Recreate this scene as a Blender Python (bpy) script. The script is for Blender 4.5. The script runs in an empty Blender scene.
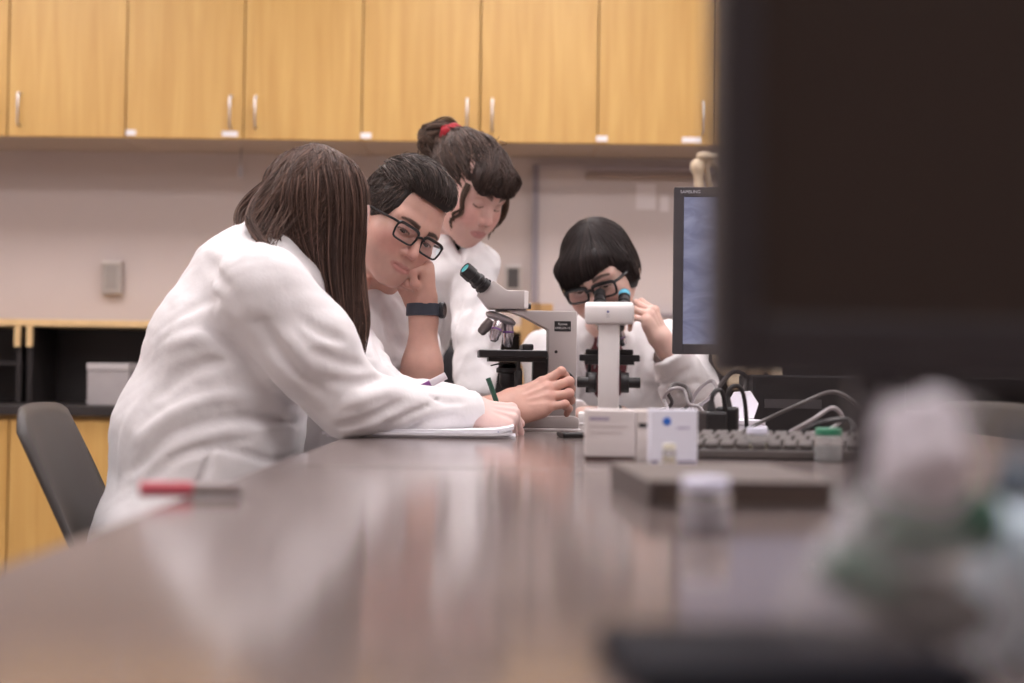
import bpy, bmesh, math, random
import numpy as np
from mathutils import Vector, Matrix

random.seed(7)
rng = np.random.default_rng(7)
SC = bpy.context.scene
COL = SC.collection

# ------------------------------------------------------------------ camera
FPX = 1422.0                       # focal length in pixels of the 1024 px frame (50 mm on 36 mm)
CAM_Z = 0.862
PITCH = math.radians(1.35)         # looking slightly up
ROLL = math.radians(0.75)
cam_data = bpy.data.cameras.new('camera')
cam_data.lens = 50.0
cam_data.sensor_width = 36.0
cam_data.sensor_fit = 'HORIZONTAL'
cam_data.clip_start = 0.02
cam_data.clip_end = 60
cam = bpy.data.objects.new('camera', cam_data)
COL.objects.link(cam)
CAM_M = Matrix.Translation((0, 0, CAM_Z)) @ Matrix.Rotation(math.pi / 2 + PITCH, 4, 'X') @ Matrix.Rotation(ROLL, 4, 'Z')
cam.matrix_world = CAM_M
SC.camera = cam
cam_data.dof.use_dof = True
cam_data.dof.focus_distance = 2.56
cam_data.dof.aperture_fstop = 2.8
cam_data.dof.aperture_blades = 0

# ------------------------------------------------------------------ world, exposure
world = bpy.data.worlds.new('world')
SC.world = world
world.use_nodes = True
world.node_tree.nodes['Background'].inputs[0].default_value = (0.93, 0.88, 0.86, 1)
world.node_tree.nodes['Background'].inputs[1].default_value = 0.25
SC.view_settings.view_transform = 'Standard'
SC.view_settings.look = 'None'
SC.view_settings.gamma = 1.0
SC.view_settings.use_curve_mapping = False
SC.view_settings.exposure = 0.10
LIGHT_STRENGTH = 11.8               # ceiling panels

_CI = np.array(CAM_M.to_3x3())
def P(px, py, D):
    """world point seen at pixel (px, py) at distance y = D from the camera"""
    v = _CI @ np.array([(px - 512) / FPX, -(py - 341.5) / FPX, -1.0])
    v = v * (D / v[1])
    return np.array([v[0], v[1], v[2] + CAM_Z])

def PT(px, py, z):
    """world point seen at pixel (px, py) on the horizontal plane z"""
    v = _CI @ np.array([(px - 512) / FPX, -(py - 341.5) / FPX, -1.0])
    s = (z - CAM_Z) / v[2]
    return np.array([v[0] * s, v[1] * s, z])

def PIX(p):
    q = _CI.T @ (np.asarray(p, float) - np.array([0, 0, CAM_Z]))
    return 512 - q[0] / q[2] * FPX, 341.5 + q[1] / q[2] * FPX

# ------------------------------------------------------------------ materials
MATS = {}
def mat(name, col, rough=0.5, spec=0.5, metal=0.0, var=0.0, scale=20.0, bump=0.0, bscale=60.0, stretch=(1, 1, 1),
        attr=None, sss=0.0, emit=None, trans=0.0, alpha=1.0, coat=0.0, sheen=0.0, ior=None):
    if name in MATS:
        return MATS[name]
    m = bpy.data.materials.new(name)
    m.use_nodes = True
    nt = m.node_tree
    b = nt.nodes['Principled BSDF']
    b.inputs['Base Color'].default_value = (*col, 1)
    b.inputs['Roughness'].default_value = rough
    b.inputs['Specular IOR Level'].default_value = spec
    b.inputs['Metallic'].default_value = metal
    b.inputs['Transmission Weight'].default_value = trans
    b.inputs['Alpha'].default_value = alpha
    b.inputs['Coat Weight'].default_value = coat
    b.inputs['Sheen Weight'].default_value = sheen
    if ior:
        b.inputs['IOR'].default_value = ior
    if sss:
        b.inputs['Subsurface Weight'].default_value = sss
        b.inputs['Subsurface Radius'].default_value = (1.0, 0.35, 0.2)
        b.inputs['Subsurface Scale'].default_value = 0.008
    if emit:
        b.inputs['Emission Color'].default_value = (*emit[0], 1)
        b.inputs['Emission Strength'].default_value = emit[1]
    src = None
    if attr:
        a = nt.nodes.new('ShaderNodeAttribute'); a.attribute_name = attr
        src = a.outputs['Color']
    tc = nt.nodes.new('ShaderNodeTexCoord')
    mp = nt.nodes.new('ShaderNodeMapping')
    mp.inputs['Scale'].default_value = stretch
    nt.links.new(tc.outputs['Object'], mp.inputs['Vector'])
    if var:
        n = nt.nodes.new('ShaderNodeTexNoise')
        n.inputs['Scale'].default_value = scale
        n.inputs['Detail'].default_value = 4
        nt.links.new(mp.outputs[0], n.inputs['Vector'])
        mr = nt.nodes.new('ShaderNodeMapRange')
        mr.inputs['From Min'].default_value = 0.25; mr.inputs['From Max'].default_value = 0.75
        mr.inputs['To Min'].default_value = 1 - var; mr.inputs['To Max'].default_value = 1 + var
        nt.links.new(n.outputs['Fac'], mr.inputs['Value'])
        mx = nt.nodes.new('ShaderNodeVectorMath'); mx.operation = 'SCALE'
        if src:
            nt.links.new(src, mx.inputs[0])
        else:
            mx.inputs[0].default_value = col
        nt.links.new(mr.outputs[0], mx.inputs['Scale'])
        src = mx.outputs[0]
    if src:
        nt.links.new(src, b.inputs['Base Color'])
    if bump:
        n2 = nt.nodes.new('ShaderNodeTexNoise')
        n2.inputs['Scale'].default_value = bscale
        n2.inputs['Detail'].default_value = 3
        nt.links.new(mp.outputs[0], n2.inputs['Vector'])
        bp = nt.nodes.new('ShaderNodeBump')
        bp.inputs['Strength'].default_value = bump
        bp.inputs['Distance'].default_value = 0.004
        nt.links.new(n2.outputs['Fac'], bp.inputs['Height'])
        nt.links.new(bp.outputs[0], b.inputs['Normal'])
    MATS[name] = m
    return m

# ------------------------------------------------------------------ object helpers
def mesh_obj(name, verts, faces, material=None, parent=None, smooth=False, loc=None):
    me = bpy.data.meshes.new(name)
    me.from_pydata([tuple(map(float, v)) for v in verts], [], [tuple(map(int, f)) for f in faces])
    me.update()
    return link(name, me, material, parent, smooth, loc)

def link(name, me, material=None, parent=None, smooth=False, loc=None):
    o = bpy.data.objects.new(name, me)
    COL.objects.link(o)
    if material:
        me.materials.append(material)
    if smooth:
        me.polygons.foreach_set('use_smooth', [True] * len(me.polygons))
    if parent:
        o.parent = parent
    if loc is not None:
        o.location = loc
    return o

def thing(name, label, cat, loc=(0, 0, 0), rz=0.0, group=None):
    o = bpy.data.objects.new(name, None)
    COL.objects.link(o)
    o.empty_display_size = 0.05
    o.location = loc
    o.rotation_euler = (0, 0, rz)
    return tag(o, label, cat, group)

def tag(o, label, cat, group=None):
    o['label'] = label
    o['category'] = cat
    if group:
        o['group'] = group
    return o

def struct(o):
    o['kind'] = 'structure'
    return o

class MB:
    """collects shapes into one bmesh -> one mesh object"""
    def __init__(s):
        s.bm = bmesh.new()
    def _merge(s, b, M=None):
        if M is not None:
            bmesh.ops.transform(b, matrix=M, verts=b.verts)
        t = bpy.data.meshes.new('tmp')
        b.to_mesh(t); b.free()
        s.bm.from_mesh(t)
        bpy.data.meshes.remove(t)
        return s
    def box(s, lo, hi, bev=0.0, seg=2, M=None):
        b = bmesh.new()
        bmesh.ops.create_cube(b, size=1.0)
        for v in b.verts:
            v.co = Vector([(lo[i] + hi[i]) / 2 + v.co[i] * (hi[i] - lo[i]) for i in range(3)])
        if bev > 0:
            bmesh.ops.bevel(b, geom=list(b.edges), offset=bev, segments=seg, profile=0.5, affect='EDGES')
        return s._merge(b, M)
    def cyl(s, a, c, r1, r2=None, n=20, bev=0.0):
        r2 = r1 if r2 is None else r2
        a = Vector(a); c = Vector(c); d = c - a
        b = bmesh.new()
        bmesh.ops.create_cone(b, cap_ends=True, segments=n, radius1=r1, radius2=r2, depth=d.length)
        if bev > 0:
            es = [e for e in b.edges if len(e.link_faces) == 2 and any(len(f.verts) > 4 for f in e.link_faces)]
            bmesh.ops.bevel(b, geom=es, offset=bev, segments=2, profile=0.5, affect='EDGES')
        q = d.to_track_quat('Z', 'Y')
        return s._merge(b, Matrix.Translation((a + c) / 2) @ q.to_matrix().to_4x4())
    def lathe(s, prof, n=24, M=None, arc=2 * math.pi):
        b = bmesh.new()
        full = abs(arc - 2 * math.pi) < 1e-6
        m = n if full else n + 1
        rings = []
        for r, z in prof:
            if r < 1e-6:
                rings.append([b.verts.new((0, 0, z))])
            else:
                rings.append([b.verts.new((r * math.cos(arc * i / n), r * math.sin(arc * i / n), z)) for i in range(m)])
        for R0, R1 in zip(rings, rings[1:]):
            for i in range(n):
                j = (i + 1) % m
                if len(R0) == 1 and len(R1) == 1:
                    continue
                if len(R0) == 1:
                    b.faces.new((R0[0], R1[i], R1[j]))
                elif len(R1) == 1:
                    b.faces.new((R0[i], R0[j], R1[0]))
                else:
                    b.faces.new((R0[i], R0[j], R1[j], R1[i]))
        bmesh.ops.recalc_face_normals(b, faces=b.faces)
        return s._merge(b, M)
    def prism(s, pts, lo, hi, axis='y', bev=0.0, M=None):
        """polygon pts (2-D) extruded along axis from lo to hi"""
        def p3(u, v, w):
            return {'x': (w, u, v), 'y': (u, w, v), 'z': (u, v, w)}[axis]
        b = bmesh.new()
        A = [b.verts.new(p3(u, v, lo)) for u, v in pts]
        B = [b.verts.new(p3(u, v, hi)) for u, v in pts]
        n = len(pts)
        b.faces.new(A); b.faces.new(list(reversed(B)))
        for i in range(n):
            b.faces.new((A[i], B[i], B[(i + 1) % n], A[(i + 1) % n]))
        bmesh.ops.recalc_face_normals(b, faces=b.faces)
        if bev > 0:
            bmesh.ops.bevel(b, geom=list(b.edges), offset=bev, segments=2, profile=0.5, affect='EDGES')
        return s._merge(b, M)
    def tube(s, pts, r, n=8, closed=False, cap=True):
        pts = [Vector(p) for p in pts]
        N = len(pts)
        rr = r if hasattr(r, '__len__') else [r] * N
        b = bmesh.new()
        rings = []
        up = Vector((0, 0, 1))
        prev = None
        for i, p in enumerate(pts):
            t = (pts[(i + 1) % N] - pts[i - 1]) if closed else (pts[min(i + 1, N - 1)] - pts[max(i - 1, 0)])
            t.normalize()
            if prev is None:
                u = t.cross(up if abs(t.z) < 0.9 else Vector((1, 0, 0))).normalized()
            else:
                u = (prev - t * prev.dot(t)).normalized()
            prev = u
            w = t.cross(u)
            rings.append([b.verts.new(p + (u * math.cos(2 * math.pi * k / n) + w * math.sin(2 * math.pi * k / n)) * rr[i]) for k in range(n)])
        for i in range(N if closed else N - 1):
            R0, R1 = rings[i], rings[(i + 1) % N]
            for k in range(n):
                b.faces.new((R0[k], R0[(k + 1) % n], R1[(k + 1) % n], R1[k]))
        if cap and not closed:
            b.faces.new(list(reversed(rings[0]))); b.faces.new(rings[-1])
        bmesh.ops.recalc_face_normals(b, faces=b.faces)
        return s._merge(b)
    def ball(s, c, r, n=16, M=None):
        b = bmesh.new()
        bmesh.ops.create_uvsphere(b, u_segments=n, v_segments=max(6, n // 2), radius=1.0)
        rr = r if hasattr(r, '__len__') else (r, r, r)
        bmesh.ops.transform(b, matrix=Matrix.Translation(c) @ (M.to_4x4() if M is not None else Matrix.Identity(4)) @ Matrix.Diagonal((*rr, 1)), verts=b.verts)
        return s._merge(b)
    def quad(s, a, b_, c, d):
        vs = [s.bm.verts.new(v) for v in (a, b_, c, d)]
        s.bm.faces.new(vs)
        return s
    def build(s, name, material, parent=None, smooth=True, loc=None, angle=40):
        me = bpy.data.meshes.new(name)
        s.bm.normal_update()
        for e in s.bm.edges:
            if len(e.link_faces) == 2:
                e.smooth = e.calc_face_angle(0) < math.radians(angle)
        s.bm.to_mesh(me); s.bm.free()
        return link(name, me, material, parent, smooth, loc)

def catmull(pts, n, closed=False):
    pts = np.asarray(pts, float)
    K = len(pts)
    if K == 2:
        t = np.linspace(0, 1, n)[:, None]
        return pts[0] * (1 - t) + pts[1] * t
    ts = np.linspace(0, K - 1, n) if not closed else np.linspace(0, K, n, endpoint=False)
    out = []
    for t in ts:
        i = int(min(math.floor(t), K - 2)) if not closed else int(math.floor(t))
        u = t - i
        if closed:
            p0, p1, p2, p3 = (pts[(i + j) % K] for j in (-1, 0, 1, 2))
        else:
            p1, p2 = pts[i], pts[i + 1]
            p0 = pts[i - 1] if i > 0 else 2 * p1 - p2
            p3 = pts[i + 2] if i + 2 < K else 2 * p2 - p1
        out.append(0.5 * (2 * p1 + (p2 - p0) * u + (2 * p0 - 5 * p1 + 4 * p2 - p3) * u * u + (3 * p1 - p0 - 3 * p2 + p3) * u ** 3))
    return np.array(out)

# ------------------------------------------------------------------ sculpting with distance fields
def unit(v):
    v = np.asarray(v, float)
    return v / (np.linalg.norm(v) + 1e-12)

class Field:
    def __init__(s, lo, hi, h):
        s.lo = np.asarray(lo, float); s.h = h
        s.n = np.ceil((np.asarray(hi, float) - s.lo) / h).astype(int) + 1
        s.f = np.full(s.n, 0.06, np.float32)
        s.ax = [(s.lo[i] + h * np.arange(s.n[i])).astype(np.float32) for i in range(3)]
    def region(s, lo, hi):
        a = np.clip(np.floor((np.asarray(lo) - s.lo) / s.h).astype(int), 0, s.n)
        b = np.clip(np.ceil((np.asarray(hi) - s.lo) / s.h).astype(int) + 1, 0, s.n)
        sl = tuple(slice(a[i], b[i]) for i in range(3))
        X = s.ax[0][sl[0]][:, None, None]; Y = s.ax[1][sl[1]][None, :, None]; Z = s.ax[2][sl[2]][None, None, :]
        return sl, X, Y, Z
    def _put(s, sl, d, k, mode):
        f = s.f[sl]
        if mode == 'sub':
            d = -d
            h = np.maximum(k - np.abs(f - d), 0) / k if k > 0 else 0
            s.f[sl] = np.maximum(f, d) + h * h * k * 0.25
        elif mode == 'and':
            h = np.maximum(k - np.abs(f - d), 0) / k if k > 0 else 0
            s.f[sl] = np.maximum(f, d) + h * h * k * 0.25
        else:
            h = np.maximum(k - np.abs(f - d), 0) / k if k > 0 else 0
            s.f[sl] = np.minimum(f, d) - h * h * k * 0.25
    def rc(s, a, b, r1, r2=None, k=0.01, mode='add', sq=None):
        """rounded cone from a to b; sq=(axis, factor) stretches the section along axis"""
        r2 = r1 if r2 is None else r2
        a = np.asarray(a, np.float32); b = np.asarray(b, np.float32)
        m = max(r1, r2) * (max(1, sq[1]) if sq else 1) + k + 0.05 * (mode == 'add') + 2 * s.h
        if mode == 'add':
            m = max(r1, r2) * (max(1, sq[1]) if sq else 1) + k + 0.02 + 2 * s.h
        sl, X, Y, Z = s.region(np.minimum(a, b) - m, np.maximum(a, b) + m)
        dx, dy, dz = X - a[0], Y - a[1], Z - a[2]
        e = b - a
        L2 = float(e @ e) + 1e-12
        t = np.clip((dx * e[0] + dy * e[1] + dz * e[2]) / L2, 0, 1)
        qx, qy, qz = dx - t * e[0], dy - t * e[1], dz - t * e[2]
        d2 = qx * qx + qy * qy + qz * qz
        if sq:
            n = unit(sq[0]).astype(np.float32)
            dn = qx * n[0] + qy * n[1] + qz * n[2]
            d2 = d2 - dn * dn * (1 - 1 / sq[1] ** 2)
        d = np.sqrt(np.maximum(d2, 0)) - (r1 + (r2 - r1) * t)
        s._put(sl, d, k, mode)
        return s
    def chain(s, pts, rs, k=0.01, mode='add', sq=None):
        for i in range(len(pts) - 1):
            s.rc(pts[i], pts[i + 1], rs[i], rs[i + 1], k, mode, sq)
        return s
    def ell(s, c, r, k=0.01, mode='add', R=None):
        c = np.asarray(c, np.float32); r = np.asarray(r, np.float32) * np.ones(3, np.float32)
        m = r.max() + k + 0.02 + 2 * s.h if mode == 'add' else r.max() + k + 2 * s.h
        sl, X, Y, Z = s.region(c - m, c + m)
        x, y, z = X - c[0], Y - c[1], Z - c[2]
        if R is not None:
            R = np.asarray(R, np.float32)      # columns = axes
            x, y, z = (x * R[0, i] + y * R[1, i] + z * R[2, i] for i in range(3))
        k0 = np.sqrt((x / r[0]) ** 2 + (y / r[1]) ** 2 + (z / r[2]) ** 2)
        k1 = np.sqrt((x / r[0] ** 2) ** 2 + (y / r[1] ** 2) ** 2 + (z / r[2] ** 2) ** 2)
        d = k0 * (k0 - 1) / np.maximum(k1, 1e-6)
        s._put(sl, d, k, mode)
        return s
    def plane(s, p, n, k=0.003):
        """keep the side the normal points away from"""
        n = unit(n)
        sl, X, Y, Z = s.region(s.lo, s.lo + s.h * s.n)
        d = (X - p[0]) * n[0] + (Y - p[1]) * n[1] + (Z - p[2]) * n[2]
        s._put(sl, d.astype(np.float32), k, 'and')
        return s
    def ridge(s, pts, amp, w, n=None):
        """raise (amp>0) or press (amp<0) a fold along a polyline"""
        pts = catmull(pts, n or max(6, 4 * len(pts))).astype(np.float32)
        m = 2.4 * w
        sl, X, Y, Z = s.region(pts.min(0) - m, pts.max(0) + m)
        best = None
        for i in range(len(pts) - 1):
            a = pts[i]; e = pts[i + 1] - a
            dx, dy, dz = X - a[0], Y - a[1], Z - a[2]
            t = np.clip((dx * e[0] + dy * e[1] + dz * e[2]) / (float(e @ e) + 1e-12), 0, 1)
            d2 = (dx - t * e[0]) ** 2 + (dy - t * e[1]) ** 2 + (dz - t * e[2]) ** 2
            tt = (i + t) / (len(pts) - 1)
            fade = np.minimum(1, np.minimum(tt, 1 - tt) * 4 + 0.15)
            g = fade * np.exp(-d2 / (w * w) * 1.4)
            best = g if best is None else np.maximum(best, g)
        s.f[sl] -= amp * best
        return s
    def noise(s, amp, freq, seed=0, stretch=(1, 1, 1), ridged=False):
        r = np.random.default_rng(seed)
        idx = np.nonzero(np.abs(s.f) < 0.03)
        p = np.stack([s.ax[i][idx[i]] for i in range(3)], 1) * np.asarray(stretch)
        w = np.zeros_like(p)
        for _ in range(3):
            kk = r.normal(size=3) * freq * 0.6
            w += np.sin(p @ kk + r.uniform(0, 6.28))[:, None] * r.normal(size=3) * 0.5 / freq
        v = np.zeros(len(p))
        for _ in range(5):
            kk = r.normal(size=3) * freq
            a = np.sin((p + w) @ kk + r.uniform(0, 6.28))
            v += (1 - 2 * np.abs(a)) if ridged else a
        s.f[idx] += (amp * v / 2.5).astype(np.float32)
        return s
    def mesh(s):
        f = s.f
        ins = f < 0
        nx, ny, nz = f.shape
        c = np.zeros((nx - 1, ny - 1, nz - 1), np.int8)
        for dx in (0, 1):
            for dy in (0, 1):
                for dz in (0, 1):
                    c += ins[dx:nx - 1 + dx, dy:ny - 1 + dy, dz:nz - 1 + dz]
        act = np.nonzero((c > 0) & (c < 8))
        I = np.stack(act, 1)
        vid = np.full(c.shape, -1, np.int32)
        vid[act] = np.arange(len(I))
        corners = [(dx, dy, dz) for dx in (0, 1) for dy in (0, 1) for dz in (0, 1)]
        F = {q: f[I[:, 0] + q[0], I[:, 1] + q[1], I[:, 2] + q[2]] for q in corners}
        acc = np.zeros((len(I), 3)); cnt = np.zeros(len(I))
        for q in corners:
            for ax in range(3):
                if q[ax] == 0:
                    q2 = list(q); q2[ax] = 1; q2 = tuple(q2)
                    a, b = F[q], F[q2]
                    x = (a < 0) != (b < 0)
                    t = np.where(x, a / np.where(np.abs(a - b) < 1e-12, 1, a - b), 0)
                    pt = np.repeat(np.array(q, float)[None], len(I), 0)
                    pt[:, ax] += t
                    acc += pt * x[:, None]; cnt += x
        V = s.lo + s.h * (I + acc / np.maximum(cnt, 1)[:, None])
        faces = []
        for ax in range(3):
            o1, o2 = [(1, 2), (2, 0), (0, 1)][ax]
            sl0 = [slice(None)] * 3; sl1 = [slice(None)] * 3
            sl0[ax] = slice(0, -1); sl1[ax] = slice(1, None)
            A, B = ins[tuple(sl0)], ins[tuple(sl1)]
            E = np.stack(np.nonzero(A != B), 1)
            ok = (E[:, o1] > 0) & (E[:, o2] > 0) & (E[:, o1] < f.shape[o1] - 1) & (E[:, o2] < f.shape[o2] - 1)
            E = E[ok]
            flip = A[E[:, 0], E[:, 1], E[:, 2]]
            qs = []
            for (u, v) in ((1, 1), (0, 1), (0, 0), (1, 0)):
                G = E.copy(); G[:, o1] -= u; G[:, o2] -= v
                qs.append(vid[G[:, 0], G[:, 1], G[:, 2]])
            Q = np.stack(qs, 1)
            Q = np.where(flip[:, None], Q, Q[:, ::-1])
            faces.append(Q)
        return V, np.concatenate(faces)
    def cut(s, c, d, rad, k=0.003):
        """flat cut near c: removes what lies beyond c along d, within rad"""
        c = np.asarray(c, float); d = unit(d)
        sl, X, Y, Z = s.region(c - rad, c + rad)
        pl = (X - c[0]) * d[0] + (Y - c[1]) * d[1] + (Z - c[2]) * d[2]
        r = np.sqrt((X - c[0]) ** 2 + (Y - c[1]) ** 2 + (Z - c[2]) ** 2)
        reg = np.maximum(-pl, r - rad * 0.98)           # inside = region to remove
        s._put(sl, reg.astype(np.float32), k, 'sub')
        return s
    def hit(s, px, py, d0=None, d1=None):
        """first surface point of this field seen at a photo pixel"""
        d0 = s.lo[1] if d0 is None else d0; d1 = s.ax[1][-1] if d1 is None else d1
        a, b = P(px, py, d0), P(px, py, d1)
        t = np.linspace(0, 1, 400)[:, None]
        pts = a + (b - a) * t
        inb = np.all((pts >= s.lo) & (pts <= s.lo + s.h * (s.n - 1)), axis=1)
        v = np.where(inb, s.at(pts), 1.0)
        i = np.argmax(v < 0)
        if v[i] >= 0:
            i = int(np.argmin(v))
        return pts[i]
    def fold(s, pix, amp, w):
        """press or raise a fold through photo pixels on this surface"""
        return s.ridge([s.hit(*q) for q in pix], amp, w)
    def at(s, p):
        g = (np.asarray(p) - s.lo) / s.h
        g = np.clip(g, 0, s.n - 1.001)
        i = np.floor(g).astype(int); u = g - i
        out = 0
        for dx in (0, 1):
            for dy in (0, 1):
                for dz in (0, 1):
                    w = (u[..., 0] if dx else 1 - u[..., 0]) * (u[..., 1] if dy else 1 - u[..., 1]) * (u[..., 2] if dz else 1 - u[..., 2])
                    out = out + w * s.f[i[..., 0] + dx, i[..., 1] + dy, i[..., 2] + dz]
        return out

def xf(V, M):
    M = np.asarray(M)
    return V @ M[:3, :3].T + M[:3, 3]

def big_mesh(name, V, Q, material, parent=None, colors=None, smooth=True, tri=None):
    me = bpy.data.meshes.new(name)
    nv = len(V)
    me.vertices.add(nv)
    me.vertices.foreach_set('co', np.ascontiguousarray(V, np.float32).ravel())
    Q = np.asarray(Q, np.int32)
    w = Q.shape[1]
    me.loops.add(len(Q) * w)
    me.loops.foreach_set('vertex_index', np.ascontiguousarray(Q).ravel())
    me.polygons.add(len(Q))
    me.polygons.foreach_set('loop_start', np.arange(0, len(Q) * w, w, dtype=np.int32))
    me.polygons.foreach_set('loop_total', np.full(len(Q), w, np.int32))
    me.update(calc_edges=True)
    if smooth:
        me.polygons.foreach_set('use_smooth', np.ones(len(Q), bool))
    if colors is not None:
        a = me.color_attributes.new('tone', 'FLOAT_COLOR', 'POINT')
        c4 = np.ones((nv, 4), np.float32); c4[:, :3] = colors
        a.data.foreach_set('color', c4.ravel())
    return link(name, me, material, parent)

def strands_mesh(paths, r0, r1, tone):
    """paths N x M x 3 -> 3-sided tapered tubes; tone N x 3 colours"""
    paths = np.asarray(paths, float)
    N, M, _ = paths.shape
    T = np.gradient(paths, axis=1)
    T /= np.linalg.norm(T, axis=2, keepdims=True) + 1e-9
    ref = rng.normal(size=(N, 1, 3))
    U = np.cross(T, ref); U /= np.linalg.norm(U, axis=2, keepdims=True) + 1e-9
    W = np.cross(T, U)
    rad = np.linspace(r0, r1, M)[None, :, None]
    rings = [paths + rad * (U * math.cos(a) + W * math.sin(a)) for a in (0, 2.094, 4.189)]
    V = np.stack(rings, 2).reshape(-1, 3)
    base = (np.arange(N)[:, None] * M + np.arange(M - 1)[None]) * 3
    Q = []
    for k in range(3):
        k2 = (k + 1) % 3
        Q.append(np.stack([base + k, base + k2, base + 3 + k2, base + 3 + k], -1).reshape(-1, 4))
    C = np.repeat(np.asarray(tone), M * 3, 0)
    return V, np.concatenate(Q), C

def merge(pieces):
    Vs, Qs, Cs, off = [], [], [], 0
    for V, Q, C in pieces:
        C = np.asarray(C, float)
        if C.ndim == 1:
            C = np.repeat(C[None], len(V), 0)
        Vs.append(V); Qs.append(Q + off); Cs.append(C); off += len(V)
    return np.concatenate(Vs), np.concatenate(Qs), np.concatenate(Cs)

def lock(ctrl, rad, n, m=14, flat=None, jitter=0.15, short=0.25):
    """n strands running inside a lock whose centre line passes through ctrl; rad = radii at ctrl points"""
    c = catmull(ctrl, m)
    r = np.interp(np.linspace(0, 1, m), np.linspace(0, 1, len(rad)), rad)
    T = unit(c[-1] - c[0])
    u = unit(np.cross(T, [0.31, 0.52, 0.8] if flat is None else flat)); w = np.cross(T, u)
    ang = rng.uniform(0, 6.283, n); q = np.sqrt(rng.uniform(0, 1, n))
    fl = 1.0 if flat is None else 0.45
    tw = rng.normal(0, jitter, (n, 1)) * np.linspace(0, 1, m)[None]
    A = ang[:, None] + tw
    # flat: direction 'flat' is squeezed
    off = (np.cos(A) * q[:, None] * r[None])[..., None] * u + (np.sin(A) * q[:, None] * r[None] * fl)[..., None] * w
    path = c[None] + off
    keep = rng.uniform(1 - short, 1, n)
    tt = np.linspace(0, 1, m)[None] * keep[:, None] * (m - 1)
    i = np.clip(np.floor(tt).astype(int), 0, m - 2); fr = (tt - i)[..., None]
    k = np.arange(n)[:, None]
    return path[k, i] * (1 - fr) + path[k, i + 1] * fr

def surface_strands(field, centre, starts, ends, m=12, lift=0.0, rmax=0.2, steps=70, wob=0.01, mids=None):
    """strands that run over the outside of a sculpted mass, from start to end directions around centre"""
    starts = np.asarray(starts, float); ends = np.asarray(ends, float)
    t = np.linspace(0, 1, m)[None, :, None]
    S = starts / np.linalg.norm(starts, axis=1, keepdims=True)
    E = ends / np.linalg.norm(ends, axis=1, keepdims=True)
    if mids is not None:
        Mi = mids / np.linalg.norm(mids, axis=1, keepdims=True)
        D = S[:, None] * (1 - t) ** 2 + Mi[:, None] * 2 * t * (1 - t) + E[:, None] * t * t
    else:
        om = np.arccos(np.clip((S * E).sum(1), -0.999, 0.999))[:, None, None]
        D = (np.sin((1 - t) * om) * S[:, None] + np.sin(t * om) * E[:, None]) / np.sin(om)
    D = D + rng.normal(0, wob, (len(S), 1, 3)) * t
    D /= np.linalg.norm(D, axis=2, keepdims=True)
    rr = np.linspace(0.02, rmax, steps)
    best = np.full(D.shape[:2], 0.06)
    c = np.asarray(centre)
    for r in rr:
        v = field.at(c + D * r)
        best = np.where(v < 0, r, best)
    best[:, 1:-1] = (best[:, :-2] + best[:, 1:-1] + best[:, 2:]) / 3
    li = lift * rng.uniform(0, 1, (len(S), 1))
    return c + D * (best + li)[..., None]

def head_matrix(loc, yaw, pitch, roll):
    """head-local axes (x = person's right, y = forward, z = up); yaw 0 faces the camera, + turns to picture right"""
    y, p, r = (math.radians(a) for a in (yaw, pitch, roll))
    F = np.array([math.sin(y) * math.cos(p), -math.cos(y) * math.cos(p), -math.sin(p)])
    U = np.array([math.sin(y) * math.sin(p), -math.cos(y) * math.sin(p), math.cos(p)])
    Ry = np.array([[math.cos(r), 0, math.sin(r)], [0, 1, 0], [-math.sin(r), 0, math.cos(r)]])
    F, U = Ry @ F, Ry @ U
    M = np.eye(4)
    M[:3, 0] = np.cross(F, U); M[:3, 1] = F; M[:3, 2] = U; M[:3, 3] = loc
    return M
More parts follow.
